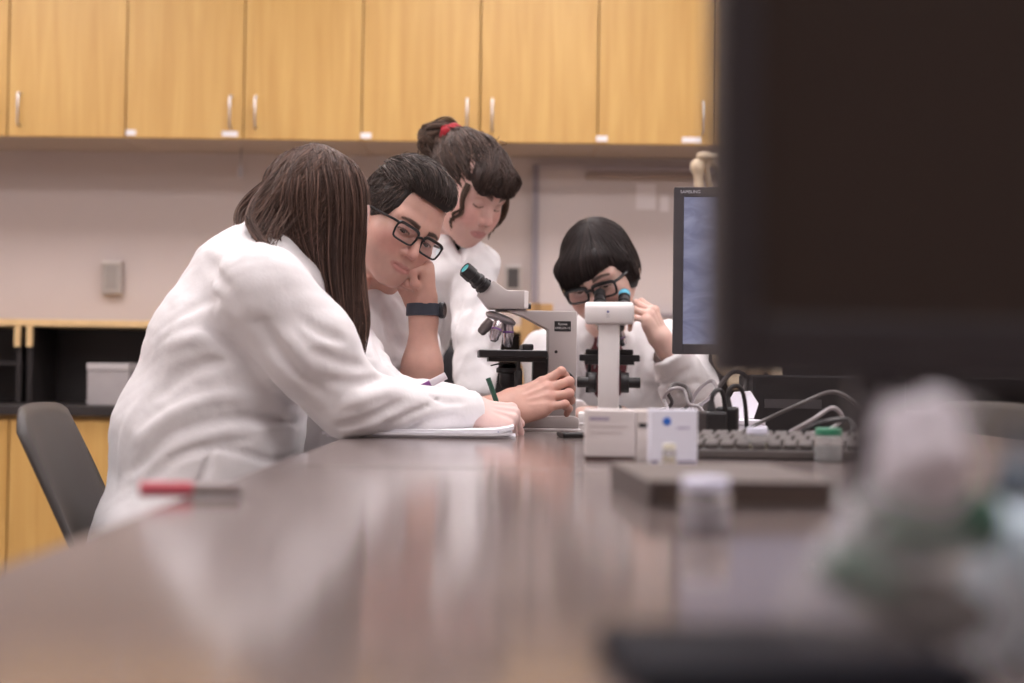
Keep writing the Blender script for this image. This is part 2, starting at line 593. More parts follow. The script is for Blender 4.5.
# ------------------------------------------------------------------ people: shared anatomy
def sculpt_head(male=False, smile=0.0, lids=0.5, h=0.0022, jaw=1.0, neck_to=(0, -0.045, -0.19), neck_r=0.052, lips_open=0.0):
    """head + neck in head-local metres; returns (V, Q, colour). Eyes sit at z = 0."""
    nt_ = np.asarray(neck_to, float)
    F = Field(np.minimum((-0.105, -0.15, -0.24), nt_ - 0.075), np.maximum((0.105, 0.135, 0.14), nt_ + 0.075), h)
    F.ell((0, -0.014, 0.036), (0.0745, 0.094, 0.086), 0)
    F.ell((0, 0.018, 0.0), (0.066, 0.070, 0.088), 0.03)
    F.ell((0, 0.028, -0.055), (0.052 * jaw, 0.052, 0.052), 0.03)
    w = 0.055 if male else 0.050
    for s in (-1, 1):
        F.rc((s * w * jaw, -0.004, -0.052), (s * 0.017 * jaw, 0.068, -0.093), 0.016, 0.0155, 0.025)
        F.ell((s * 0.043, 0.052, -0.026), (0.022, 0.024, 0.021), 0.03)
        F.ell((s * 0.036, 0.060, -0.048), (0.020, 0.022, 0.024), 0.03)
    F.ell((0, 0.074, -0.096), (0.019, 0.016, 0.014), 0.02)
    for s in (-1, 1):
        F.rc((s * 0.010, 0.0815, 0.017), (s * 0.046, 0.066, 0.019), 0.0095 if male else 0.008, 0.008, 0.018)
        F.ell((s * 0.0315, 0.097, -0.002), (0.019, 0.0165, 0.0125), 0.014, 'sub')
    # mouth barrel
    F.ell((0, 0.066, -0.064), (0.033, 0.027, 0.026), 0.025)
    # eye balls under lids
    for s in (-1, 1):
        F.ell((s * 0.0315, 0.0705, -0.002), (0.0150, 0.0135, 0.0125), 0.006)
        if lids < 1:
            o = 0.0062 * (1 - lids)
            F.ell((s * 0.0315, 0.087, -0.005), (0.0125, 0.011, max(o, 0.0022)), 0.002, 'sub')
        else:
            F.ridge([(s * 0.019, 0.083, -0.007), (s * 0.0315, 0.086, -0.0095), (s * 0.045, 0.079, -0.007)], -0.0012, 0.0025)
        # crease above the lid
        F.ridge([(s * 0.019, 0.082, 0.006), (s * 0.0315, 0.083, 0.009), (s * 0.046, 0.076, 0.006)], -0.0012, 0.003)
    # nose
    nt = 0.1085 if male else 0.105
    F.rc((0, 0.0815, 0.008), (0, nt - 0.004, -0.030), 0.0078 if male else 0.0068, 0.0098 if male else 0.0088, 0.014)
    F.ell((0, nt - 0.0015, -0.0345), (0.0092, 0.0090, 0.0080), 0.006)
    for s in (-1, 1):
        F.ell((s * 0.0118, 0.0925, -0.0385), (0.0072, 0.0095, 0.0068), 0.006)
        F.ell((s * 0.0062, 0.0985, -0.0450), (0.0034, 0.0046, 0.003), 0.003, 'sub')
        F.ridge([(s * 0.019, 0.084, -0.038), (s * 0.027, 0.077, -0.055), (s * 0.030, 0.072, -0.066)], -0.0014, 0.005)
    # lips
    zc = -0.0665
    mw = 0.0245
    up = smile * 0.006
    F.chain([(-mw, 0.0795, zc + up), (-0.010, 0.0925, zc + 0.0042), (0, 0.0935, zc + 0.003), (0.010, 0.0925, zc + 0.0042), (mw, 0.0795, zc + up)],
            [0.0015, 0.0038, 0.0036, 0.0038, 0.0015], 0.005)
    F.chain([(-mw, 0.0795, zc + up), (-0.010, 0.0905, zc - 0.0055), (0.010, 0.0905, zc - 0.0055), (mw, 0.0795, zc + up)],
            [0.0015, 0.0046, 0.0046, 0.0015], 0.005)
    F.ridge([(-mw - 0.002, 0.0815, zc + up), (-0.010, 0.0965, zc - 0.0002), (0, 0.098, zc - 0.001), (0.010, 0.0965, zc - 0.0002), (mw + 0.002, 0.0815, zc + up)], -0.0034, 0.0032)
    F.ridge([(0, 0.098, -0.050), (0, 0.097, -0.058)], -0.0012, 0.004)
    F.ridge([(-0.012, 0.087, zc - 0.0165), (0.012, 0.087, zc - 0.0165)], -0.002, 0.006)
    # ears
    for s in (-1, 1):
        th = math.radians(14)
        R = np.array([[math.cos(s * 0.35), math.sin(s * 0.35) * -1, 0], [math.sin(s * 0.35), math.cos(s * 0.35), 0], [0, 0, 1]])
        F.ell((s * 0.0785, -0.012, -0.010), (0.0075, 0.0175, 0.030), 0.006, R=R)
        F.ell((s * 0.0865, -0.012, -0.006), (0.0058, 0.0105, 0.0185), 0.004, 'sub', R=R)
        F.ell((s * 0.077, -0.004, -0.033), (0.006, 0.0085, 0.0095), 0.006)
    # neck
    F.rc((0, -0.022, -0.045), neck_to, neck_r, neck_r * 1.06, 0.03)
    if male:
        F.ell((0, 0.018, -0.140), (0.012, 0.012, 0.015), 0.02)
    V, Q = F.mesh()
    return F, V, Q

def to_local(M, p):
    return (np.linalg.inv(M) @ np.append(np.asarray(p, float), 1.0))[:3]

def tint_head(V, skin, lip, brow=None, brow_y=0.0, cheek=None, stubble_tint=None, lash=None, lids=0.5):
    """real colour differences of a face: lips, brows, cheeks, stubble (not light)"""
    C = np.repeat(np.asarray(skin, float)[None], len(V), 0)
    x, y, z = V.T
    def mixin(w, col):
        w = np.clip(w, 0, 1)[:, None]
        C[:] = C * (1 - w) + np.asarray(col) * w
    if cheek is not None:
        for s in (-1, 1):
            d = np.sqrt(((x - s * 0.045) / 0.03) ** 2 + ((z + 0.035) / 0.026) ** 2)
            mixin((y > 0.03) * np.clip(1.2 - d, 0, 0.6), cheek)
        mixin((y > 0.09) * np.clip(1.3 - np.sqrt((x / 0.016) ** 2 + ((z + 0.035) / 0.014) ** 2), 0, 0.5), cheek)
    if stubble_tint is not None:  # beard stubble colour over the jaw and chin
        zz = np.clip((-0.048 - z) / 0.02, 0, 1) * np.clip((y - 0.0) / 0.03, 0, 1) * np.clip((z + 0.125) / 0.02, 0, 1)
        mixin(zz * 0.55, stubble_tint)
    zc = -0.0665
    wid = np.clip(1 - (np.abs(x) / 0.0262) ** 2, 0, 1)
    up = zc + 0.0078 * np.sqrt(wid) - 0.002 * np.exp(-(x / 0.004) ** 2)
    dn = zc - 0.0105 * np.sqrt(wid)
    inside = (y > 0.07) * np.clip((up - z) / 0.0015 + 0.5, 0, 1) * np.clip((z - dn) / 0.0015 + 0.5, 0, 1) * (np.abs(x) < 0.026)
    mixin(inside * 0.75, lip)
    if brow is not None:
        for s in (-1, 1):
            u = (s * x - 0.011) / 0.039
            zb = 0.0195 + brow_y + 0.006 * np.sin(np.clip(u, 0, 1) * 2.4) - 0.003 * np.clip(u, 0, 1)
            th = 0.0055 * (1 - 0.55 * np.clip(u, 0, 1))
            w = (y > 0.05) * np.clip((th - np.abs(z - zb)) / 0.0018 + 0.5, 0, 1) * np.clip(u / 0.06 + 0.5, 0, 1) * np.clip((1 - u) / 0.06 + 0.5, 0, 1)
            mixin(w * 0.9, brow)
    if lash is not None:
        for s in (-1, 1):
            u = (x - s * 0.0315) / 0.0135
            o = 0.0062 * (1 - lids)
            zl = (-0.0095 + 0.0028 * u * u) if lids >= 1 else (-0.005 + max(o, 0.0022) * np.sqrt(np.clip(1 - u * u, 0, 1)) + 0.0012)
            w = (y > 0.065) * np.clip((0.0016 - np.abs(z - zl)) / 0.0008 + 0.5, 0, 1) * (np.abs(u) < 1.05)
            mixin(w * 0.85, lash)
    return C

def sculpt_hand(wrist, fdir, back, side, curls, thumb, scale=1.0, h=0.0018, forearm=None, spread=0.05, fr=1.0, fa=1.0):
    """hand in world metres. fdir = wrist-to-knuckle direction, back = out of the back of the hand, side = +1 when the thumb lies along
    fdir x back, else -1. curls = 4 x 3 joint bends (degrees) index..little; thumb = 4 points (hand-local f, s, n in palm lengths) or None"""
    f = unit(fdir); n = unit(np.asarray(back) - f * np.dot(back, f)); sd = np.cross(f, n) * side   # sd points to the thumb
    W = np.asarray(wrist, float); k = scale
    L = [(0.045, 0.026, 0.021), (0.049, 0.030, 0.022), (0.045, 0.028, 0.022), (0.035, 0.021, 0.019)]
    off = [0.0275, 0.0085, -0.0105, -0.0285]
    base = [0.090, 0.093, 0.087, 0.078]
    rad = [0.0092, 0.0096, 0.0090, 0.0079]
    chains = []
    for i in range(4):
        p = W + k * (f * base[i] + sd * off[i] + n * (0.002 if i in (1, 2) else -0.001))
        a = 0.0
        pts = [p]
        sp = spread * (1.5 - i)
        for j in range(3):
            a += math.radians(curls[i][j])
            d = f * math.cos(a) * math.cos(sp * math.cos(a)) - n * math.sin(a) + sd * math.sin(sp) * math.cos(a)
            pts.append(pts[-1] + unit(d) * L[i][j] * k)
        chains.append((pts, [rad[i] * k * fr * q for q in (1.06, 1.0, 0.9, 0.78)]))
    tp = [W + k * (f * a + sd * b + n * c) for a, b, c in thumb]
    allp = np.array([W] + [q for c, _ in chains for q in c] + tp + ([np.asarray(forearm)] if forearm is not None else []))
    lo = allp.min(0) - 0.045; hi = allp.max(0) + 0.045
    F = Field(lo, hi, h)
    # palm
    for i in range(4):
        root = W + k * (f * 0.012 + sd * off[i] * 0.62 - n * 0.002)
        F.rc(root, chains[i][0][0], 0.0125 * k, 0.0112 * k, 0.014)
    F.ell(W + k * (f * 0.05 - n * 0.006), np.array((0.042, 0.034, 0.0125)) * k, 0.012, R=np.stack([f, sd, n], 1))
    F.rc(tp[0], tp[1], 0.0165 * k, 0.0125 * k, 0.016)                       # thumb ball
    F.rc(W + k * (f * 0.025 - sd * 0.025 - n * 0.006), W + k * (f * 0.065 - sd * 0.030 - n * 0.006), 0.013 * k, 0.011 * k, 0.014)
    for pts, rs in chains:
        F.chain(pts, rs, 0.004)
        F.ell(pts[0] + n * 0.002 * k, rs[0] * 1.02, 0.006)
        for j in (1, 2):
            F.ell(pts[j], rs[j] * 1.0, 0.003)
    F.chain(tp[1:], [0.0118 * k, 0.0106 * k, 0.0088 * k], 0.004)
    F.ell(tp[2], 0.0112 * k, 0.003)
    # tendons on the back
    for i in range(4):
        F.ridge([W + k * (f * 0.03 + sd * off[i] * 0.5 + n * 0.012), chains[i][0][0] + n * 0.012 * k], 0.0012, 0.004)
    # wrist and forearm
    if forearm is not None:
        fa_ = np.asarray(forearm, float)
        ax = unit(fa_ - W)
        F.rc(W + f * 0.015 * k, W + ax * 0.02, 0.0205 * k, 0.021 * k, 0.02, sq=(sd, 1.32))
        mid = W + (fa_ - W) * 0.62
        F.rc(W + ax * 0.02, mid, 0.0215 * k, 0.034 * k * fa, 0.02, sq=(sd, 1.2))
        F.rc(mid, fa_, 0.034 * k * fa, 0.040 * k * fa, 0.02, sq=(sd, 1.12))
    else:
        F.rc(W + f * 0.015 * k, W - f * 0.05, 0.0205 * k, 0.022 * k, 0.02, sq=(sd, 1.32))
    V, Q = F.mesh()
    # nails
    tips = [(c[0][3], unit(c[0][3] - c[0][2]), c[1][3]) for c in chains] + [(tp[3], unit(tp[3] - tp[2]), 0.0088 * k)]
    return V, Q, tips, chains, tp

def tint_hand(V, skin, knuckle, tips, chains, nail, n):
    C = np.repeat(np.asarray(skin, float)[None], len(V), 0)
    for pts, rs in chains:
        for j in (0, 1, 2):
            d = np.linalg.norm(V - pts[j], axis=1)
            w = np.clip(1.5 - d / (rs[j] * 1.3), 0, 1)[:, None] * 0.45
            C = C * (1 - w) + np.asarray(knuckle) * w
    return C

def curl(a, b, c):
    return (a, b, c)

def make_eye(head_M, s, gaze, parent, iris=(0.05, 0.03, 0.02), name='eye'):
    """eyeball with iris and pupil; gaze in head-local"""
    b = bmesh.new()
    bmesh.ops.create_uvsphere(b, u_segments=24, v_segments=16, radius=0.0125)
    q = Vector(gaze).to_track_quat('Z', 'Y')
    bmesh.ops.transform(b, matrix=Matrix.Translation((s * 0.0315, 0.0695, -0.0025)) @ q.to_matrix().to_4x4(), verts=b.verts)
    g = Vector(gaze).normalized(); c = Vector((s * 0.0315, 0.0695, -0.0025))
    me = bpy.data.meshes.new(name)
    for f in b.faces:
        a = (f.calc_center_median() - c).normalized().angle(g)
        f.material_index = 2 if a < 0.24 else (1 if a < 0.56 else 0)
        f.smooth = True
    bmesh.ops.transform(b, matrix=Matrix(head_M.tolist()), verts=b.verts)
    b.to_mesh(me); b.free()
    o = link(name, me, mat('eye_white', (0.60, 0.55, 0.53), 0.3), parent)
    me.materials.append(mat('iris_brown', iris, 0.2))
    me.materials.append(mat('pupil_black', (0.01, 0.01, 0.01), 0.15))
    return o

def make_glasses(head_M, parent, w=0.0255, hgt=0.0155, y=0.099, z=-0.004, rad=0.0018, colour='glasses_black', corner=0.35):
    fr = thing_part = None
    m = mat('glasses_black', (0.012, 0.011, 0.012), 0.28)
    frame = MB()
    lens = MB()
    for s in (-1, 1):
        pts = []
        for i in range(28):
            a = 2 * math.pi * i / 28
            ca, sa = math.cos(a), math.sin(a)
            e = 0.42
            u = math.copysign(abs(ca) ** e, ca) * w * (1.0 if sa > -0.2 else 0.94); v = math.copysign(abs(sa) ** e, sa) * hgt
            pts.append((s * 0.0335 + u, y - 0.10 * (abs(s * 0.0335 + u)) ** 1.0 * 0.9, z + v))
        frame.tube(pts, [rad * (1.5 if p[2] > z + hgt * 0.6 else 1.0) for p in pts], 8, closed=True)
        lv = [lens.bm.verts.new(Vector(p) * 1.0) for p in pts]
        lens.bm.faces.new(lv)
    frame.tube([(-0.0095, y + 0.0005, z + 0.006), (0, y + 0.003, z + 0.009), (0.0095, y + 0.0005, z + 0.006)], rad * 1.25, 8)
    for s in (-1, 1):
        x0 = s * (0.0335 + w)
        frame.tube([(x0 - s * 0.002, y - 0.006, z + hgt * 0.75), (x0 + s * 0.006, y - 0.016, z + hgt * 0.75), (s * 0.0755, 0.045, z + 0.009), (s * 0.0795, 0.0, z + 0.008), (s * 0.080, -0.02, z - 0.004), (s * 0.076, -0.034, z - 0.03)], rad * 1.25, 8)
    M = Matrix(head_M.tolist())
    bmesh.ops.transform(frame.bm, matrix=M, verts=frame.bm.verts)
    bmesh.ops.transform(lens.bm, matrix=M, verts=lens.bm.verts)
    g = frame.build('glasses', m, parent)
    lm = bpy.data.materials.get('lens_glass')
    if not lm:
        lm = bpy.data.materials.new('lens_glass'); lm.use_nodes = True
        nt = lm.node_tree
        for nn in list(nt.nodes):
            nt.nodes.remove(nn)
        out = nt.nodes.new('ShaderNodeOutputMaterial'); mixs = nt.nodes.new('ShaderNodeMixShader')
        tr = nt.nodes.new('ShaderNodeBsdfTransparent'); gl = nt.nodes.new('ShaderNodeBsdfGlossy')
        tr.inputs[0].default_value = (0.96, 0.95, 0.97, 1)
        gl.inputs['Roughness'].default_value = 0.02
        fres = nt.nodes.new('ShaderNodeFresnel'); fres.inputs[0].default_value = 1.5
        nt.links.new(fres.outputs[0], mixs.inputs[0]); nt.links.new(tr.outputs[0], mixs.inputs[1]); nt.links.new(gl.outputs[0], mixs.inputs[2])
        nt.links.new(mixs.outputs[0], out.inputs[0])
    lens.build('lens', lm, g)
    return g

SKIN = mat('skin', (0.6, 0.4, 0.33), 0.48, 0.4, var=0.05, scale=60, bump=0.06, bscale=400, attr='tone', sss=0.12)
HAIR = mat('hair_strands', (0.05, 0.03, 0.02), 0.5, 0.25, attr='tone')
CLOTH = mat('white_coat_cloth', (0.80, 0.775, 0.785), 0.85, 0.2, var=0.03, scale=30, bump=0.35, bscale=38, sheen=0.1)

def tones(n, base, var=0.35, warm=0.0):
    t = np.asarray(base)[None] * np.exp(rng.normal(0, var, (n, 1)))
    return np.clip(t, 0.002, 0.9)
# ------------------------------------------------------------------ the room
TZ = 0.76                                        # bench top height
RX0, RX1, RY0, RY1, RZ = -3.4, 3.4, -2.3, 5.45, 2.85
WALL = mat('wall_paint', (0.525, 0.455, 0.435), 0.75, 0.3, var=0.02, scale=6, bump=0.05, bscale=200)
def wood_mat(name, c1, c2):
    m = bpy.data.materials.new(name); m.use_nodes = True
    nt = m.node_tree; b = nt.nodes['Principled BSDF']
    tc = nt.nodes.new('ShaderNodeTexCoord'); mp = nt.nodes.new('ShaderNodeMapping')
    mp.inputs['Scale'].default_value = (16, 16, 1.1)
    n = nt.nodes.new('ShaderNodeTexNoise'); n.inputs['Scale'].default_value = 1.6; n.inputs['Detail'].default_value = 6; n.inputs['Distortion'].default_value = 0.6
    oi = nt.nodes.new('ShaderNodeObjectInfo')
    ad = nt.nodes.new('ShaderNodeVectorMath'); ad.operation = 'ADD'
    nt.links.new(tc.outputs['Object'], mp.inputs['Vector'])
    cm = nt.nodes.new('ShaderNodeCombineXYZ')
    ml = nt.nodes.new('ShaderNodeMath'); ml.operation = 'MULTIPLY'; ml.inputs[1].default_value = 37.0
    nt.links.new(oi.outputs['Random'], ml.inputs[0])
    nt.links.new(ml.outputs[0], cm.inputs[0]); nt.links.new(ml.outputs[0], cm.inputs[2])
    nt.links.new(mp.outputs[0], ad.inputs[0]); nt.links.new(cm.outputs[0], ad.inputs[1])
    nt.links.new(ad.outputs[0], n.inputs['Vector'])
    cr = nt.nodes.new('ShaderNodeValToRGB')
    cr.color_ramp.elements[0].position = 0.3; cr.color_ramp.elements[0].color = (*c1, 1)
    cr.color_ramp.elements[1].position = 0.72; cr.color_ramp.elements[1].color = (*c2, 1)
    nt.links.new(n.outputs['Fac'], cr.inputs[0]); nt.links.new(cr.outputs[0], b.inputs['Base Color'])
    b.inputs['Roughness'].default_value = 0.42
    MATS[name] = m
    return m
MAPLE = wood_mat('maple_veneer', (0.510, 0.290, 0.080), (0.610, 0.378, 0.122))
MAPLE_EDGE = mat('maple_edge', (0.72, 0.50, 0.25), 0.45, var=0.06, scale=30)
BLACK_LAM = mat('black_laminate', (0.020, 0.016, 0.016), 0.45)
CHROME = mat('brushed_nickel', (0.55, 0.52, 0.50), 0.36, metal=1.0)
WHITE_CARD = mat('white_card', (0.82, 0.79, 0.80), 0.7)

def room_box(name, lo, hi, m):
    return struct(MB().box(lo, hi).build(name, m, smooth=False))
room_box('floor', (RX0, RY0, -0.05), (RX1, RY1, 0), mat('vinyl_floor', (0.42, 0.37, 0.34), 0.35, var=0.08, scale=14))
room_box('ceiling', (RX0, RY0, RZ), (RX1, RY1, RZ + 0.05), mat('ceiling_tile', (0.78, 0.76, 0.74), 0.9, var=0.04, scale=80, bump=0.2, bscale=150))
room_box('wall_back', (RX0, RY1, 0), (RX1, RY1 + 0.1, RZ), WALL)
room_box('wall_left', (RX0 - 0.1, RY0, 0), (RX0, RY1, RZ), WALL)
room_box('wall_right', (RX1, RY0, 0), (RX1 + 0.1, RY1, RZ), WALL)
room_box('wall_front', (RX0, RY0 - 0.1, 0), (RX1, RY0, RZ), WALL)
room_box('baseboard_left', (RX0, RY0, 0), (RX0 + 0.012, RY1, 0.1), BLACK_LAM)
room_box('baseboard_right', (RX1 - 0.012, RY0, 0), (RX1, RY1, 0.1), BLACK_LAM)

# ceiling panels: real lamps, frame + diffuser
LAMP = mat('lamp_diffuser', (0.9, 0.9, 0.9), 0.6, emit=((1.0, 0.94, 0.955), LIGHT_STRENGTH))
LFR = mat('lamp_frame', (0.8, 0.8, 0.8), 0.5)
panel_proto = None
spots = [(x, y) for y in (0.55, 2.45, 4.05) for x in (-2.2, 0.0, 2.2)]
rows = ['above the near bench', 'above the microscopes', 'nearest the wall cabinets']
cols = ['left', 'middle', 'right']
for i, (x, y) in enumerate(spots):
    t = thing('ceiling_light', 'flat white ceiling light panel, %s column, %s' % (cols[i % 3], rows[i // 3]), 'light', (x, y, RZ), group='ceiling light panels')
    if panel_proto is None:
        f = MB()
        for lo, hi in (((-0.62, -0.32, -0.02), (0.62, -0.295, 0)), ((-0.62, 0.295, -0.02), (0.62, 0.32, 0)), ((-0.62, -0.295, -0.02), (-0.595, 0.295, 0)), ((0.595, -0.295, -0.02), (0.62, 0.295, 0))):
            f.box(lo, hi)
        fo = f.build('frame', LFR, t, smooth=False)
        do = MB().box((-0.595, -0.295, -0.012), (0.595, 0.295, -0.004)).build('diffuser', LAMP, t, smooth=False)
        panel_proto = (fo, do)
    else:
        for src in panel_proto:
            c = src.copy(); COL.objects.link(c); c.parent = t

# ------------------------------------------------------------------ wall cabinets
DOOR_Y = 5.10
xa = P(126, 100, DOOR_Y)[0]; xb = P(598, 100, DOOR_Y)[0]
DW = (xb - xa) / 4
CB = P(360, 139.5, DOOR_Y)[2]
CT = CB + 0.80
def pull(parent, x, z0, z1, y, m=CHROME):
    d = 0.028
    MB().tube([(x, y, z0), (x, y - d * 0.8, z0 + 0.002), (x, y - d, z0 + 0.014), (x, y - d, z1 - 0.014), (x, y - d * 0.8, z1 - 0.002), (x, y, z1)], 0.0045, 8).build('handle', m, parent)
unames = {-2: 'farthest left, cut by the photo edge', 0: 'second from the left, above the long-haired woman', 2: 'third from the left, above the standing woman', 4: 'above the seated dark-haired woman', 6: 'behind the large monitor', -4: 'in the far left corner'}
for k in (-4, -2, 0, 2, 4, 6):
    x0 = xa + k * DW
    t = thing('wall_cabinet', 'maple wall cabinet with two doors, ' + unames[k], 'cabinet', (x0 + DW, RY1, CB), group='maple wall cabinets')
    body = MB()
    body.box((-DW + 0.001, -0.33, 0.0), (DW - 0.001, 0, 0.018)).box((-DW + 0.001, -0.33, 0.782), (DW - 0.001, 0, 0.80))
    body.box((-DW + 0.001, -0.33, 0.018), (-DW + 0.018, 0, 0.782)).box((DW - 0.018, -0.33, 0.018), (DW - 0.001, 0, 0.782)).box((-DW + 0.018, -0.012, 0.018), (DW - 0.018, 0, 0.782))
    body.build('body', MAPLE, t, smooth=False)
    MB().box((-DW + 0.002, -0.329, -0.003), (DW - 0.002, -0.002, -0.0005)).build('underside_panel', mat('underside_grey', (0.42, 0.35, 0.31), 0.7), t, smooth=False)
    for s in (0, 1):
        lo = -DW + 0.0025 if s == 0 else 0.0025
        d = MB().box((lo, -0.35, -0.004), (lo + DW - 0.005, -0.331, 0.80), 0.0015, 1).build('door', MAPLE, t, smooth=False)
        hx = (-0.045 if s == 0 else 0.045)
        pull(d, hx, 0.035, 0.150, -0.35)
    # paper labels stuck along the lower edge
    for (px, w) in ((131, 10), (230, 16), (366, 11), (602, 11), (692, 20)):
        X = P(px, 135, DOOR_Y)[0]
        if x0 < X < x0 + 2 * DW:
            MB().box((X - x0 - DW - w / 2 / 279, -0.352, 0.004), (X - x0 - DW + w / 2 / 279, -0.3505, 0.024)).build('paper_label', WHITE_CARD, t, smooth=False)

# ------------------------------------------------------------------ counter with base cabinets along the wall
CY = 4.80
CZ = P(20, 405, CY)[2]
ct = tag(MB().box((RX0, CY, CZ - 0.035), (RX1, RY1 - 0.001, CZ), 0.004).build('countertop', BLACK_LAM, smooth=False), 'long black countertop running along the back wall', 'countertop')
bw = 0.8
nb = int((RX1 - RX0) / bw)
for i in range(nb):
    x0 = RX0 + i * (RX1 - RX0) / nb
    w = (RX1 - RX0) / nb
    t = thing('base_cabinet', 'maple base cabinet under the black countertop, number %s from the left wall' % ('one two three four five six seven eight nine'.split()[i]), 'cabinet', (x0 + w / 2, RY1 - 0.004, 0), group='maple base cabinets')
    MB().box((-w / 2 + 0.001, -0.60, 0.10), (w / 2 - 0.001, 0, CZ - 0.036)).box((-w / 2 + 0.001, -0.54, 0.0), (w / 2 - 0.001, 0, 0.10)).build('body', MAPLE, t, smooth=False)
    for s in (0, 1):
        lo = -w / 2 + 0.003 if s == 0 else 0.003
        d = MB().box((lo, -0.622, 0.11), (lo + w / 2 - 0.006, -0.601, CZ - 0.05), 0.0015, 1).build('door', MAPLE, t, smooth=False)
        pull(d, -0.04 if s == 0 else 0.04, CZ - 0.2, CZ - 0.09, -0.622)

# black-backed hutch shelf standing on the counter, maple edge on top
HZ = P(60, 319.5, 5.14)[2]
for j, (X0, X1, where) in enumerate(((RX0 + 0.02, P(24, 330, 5.14)[0], 'left part, cut by the photo edge'), (P(24, 330, 5.14)[0], P(620, 330, 5.14)[0], 'middle part, behind the students'), (P(620, 330, 5.14)[0], RX1 - 0.02, 'right part, behind the monitors'))):
    t = thing('counter_shelf', 'low maple-topped black shelf on the back counter, ' + where, 'shelf', ((X0 + X1) / 2, RY1, CZ), group='low shelf units on the counter')
    w = (X1 - X0) / 2; hh = HZ - CZ
    MB().box((-w, -0.02, 0.001), (w, -0.002, hh - 0.025)).build('back_panel', BLACK_LAM, t, smooth=False)
    MB().box((-w, -0.31, hh - 0.025), (w, -0.002, hh), 0.002).build('top_board', MAPLE_EDGE, t, smooth=False)
    for s in (-1, 1):
        MB().box((s * (w - 0.02) - 0.009, -0.30, 0.001), (s * (w - 0.02) + 0.009, -0.02, hh - 0.026)).build('side_panel', BLACK_LAM, t, smooth=False)
        MB().box((s * (w - 0.022) - 0.01, -0.318, hh - 0.10), (s * (w - 0.022) + 0.01, -0.301, hh - 0.026)).build('edge_strip', MAPLE_EDGE, t, smooth=False)
    MB().box((-w + 0.03, -0.29, hh * 0.45), (w - 0.03, -0.02, hh * 0.45 + 0.012)).build('shelf_board', BLACK_LAM, t, smooth=False) if j != 1 else None

# boxes on the counter
p = P(110, 409, 4.93)
b = thing('storage_box', 'small grey cardboard box on the black counter behind the chair', 'box', (p[0], 4.98, CZ))
MB().box((-0.066, -0.10, 0.0005), (0.075, 0.10, 0.12), 0.003).build('box_body', mat('grey_card', (0.36, 0.33, 0.33), 0.7, var=0.05), b, smooth=False)
MB().box((-0.068, -0.103, 0.1205), (0.077, 0.103, 0.145), 0.003).build('lid', mat('grey_card_lid', (0.46, 0.43, 0.43), 0.7, var=0.05), b, smooth=False)
p = P(536, 400, 4.90)
b = thing('cardboard_box', 'tall tan cardboard box on the counter behind the left microscope', 'box', (p[0], 4.96, CZ))
MB().box((-0.055, -0.07, 0.0005), (0.055, 0.07, 0.37), 0.003).build('box_body', mat('tan_card', (0.46, 0.27, 0.11), 0.75, var=0.08), b, smooth=False)
MB().box((-0.012, -0.0715, 0.02), (0.012, 0.0715, 0.3715)).build('tape_strip', mat('brown_tape', (0.30, 0.17, 0.07), 0.3), b, smooth=False)

# ------------------------------------------------------------------ whiteboard, sockets, cord
L = P(536, 168, RY1)[0]; T = P(560, 168, RY1)[2]; B = P(536, 312, RY1)[2]; R = L + 1.5
wb = thing('whiteboard', 'framed grey-white board on the back wall behind the dark-haired woman', 'whiteboard', ((L + R) / 2, RY1, B))
W2 = (R - L) / 2; H2 = T - B
MB().box((-W2, -0.014, 0), (W2, -0.002, H2)).build('board_surface', mat('board_enamel', (0.56, 0.495, 0.485), 0.35), wb, smooth=False)
FRM = mat('board_frame', (0.26, 0.23, 0.26), 0.4)
MB().box((-W2 - 0.012, -0.026, -0.012), (-W2 + 0.012, -0.002, H2 + 0.008)).build('frame_stile', FRM, wb, smooth=False)
MB().box((W2 - 0.012, -0.026, -0.012), (W2 + 0.012, -0.002, H2 + 0.008)).build('frame_stile', FRM, wb, smooth=False)
MB().box((-W2, -0.024, H2 - 0.006), (W2, -0.002, H2 + 0.008)).build('frame_rail', mat('board_rail', (0.42, 0.37, 0.39), 0.4), wb, smooth=False)
MB().box((-W2, -0.07, -0.02), (W2, -0.002, -0.002)).build('marker_tray', FRM, wb, smooth=False)
MB().box((-W2 + 0.19, -0.04, H2 - 0.045), (W2 - 0.05, -0.0145, H2 - 0.022), 0.004).build('map_rail', mat('map_rail_cork', (0.36, 0.29, 0.26), 0.7), wb, smooth=False)
def sheet(px0, py0, px1, py1):
    a = P(px0, py0, RY1); c = P(px1, py1, RY1); x = (L + R) / 2
    MB().box((a[0] - x, -0.0165, c[2] - B), (c[0] - x, -0.0145, a[2] - B)).build('paper_sheet', mat('pale_sheet', (0.74, 0.69, 0.70), 0.7), wb, smooth=False)
sheet(636, 184, 655, 210); sheet(660, 196, 668, 212)

def socket(px, py, w, h, label, dark):
    c = P(px, py, RY1)
    s = thing('wall_socket', label, 'socket', (c[0], RY1, c[2]))
    MB().box((-w, -0.035, -h), (w, -0.001, h), 0.004).build('cover_plate', mat('steel_plate', (0.42, 0.38, 0.36), 0.4, metal=0.3), s, smooth=False)
    MB().box((-w * 0.62, -0.038, -h * 0.7), (w * 0.62, -0.0352, h * 0.75), 0.002).build('insert', mat('socket_dark' if dark else 'socket_grey', (0.05, 0.045, 0.045) if dark else (0.30, 0.27, 0.25), 0.5), s, smooth=False)
    if not dark:
        MB().box((-w * 0.95, -0.042, h * 0.82), (w * 0.95, -0.0352, h * 0.98), 0.002).build('top_lip', mat('socket_lip', (0.62, 0.58, 0.55), 0.5), s, smooth=False)
socket(114, 278, 0.037, 0.063, 'steel wall socket box on the wall left of the long-haired woman', False)
socket(513, 279, 0.034, 0.052, 'wall socket with dark face beside the whiteboard frame', True)
c0 = P(241, 141, 5.30); c1 = P(241, 178, 5.30)
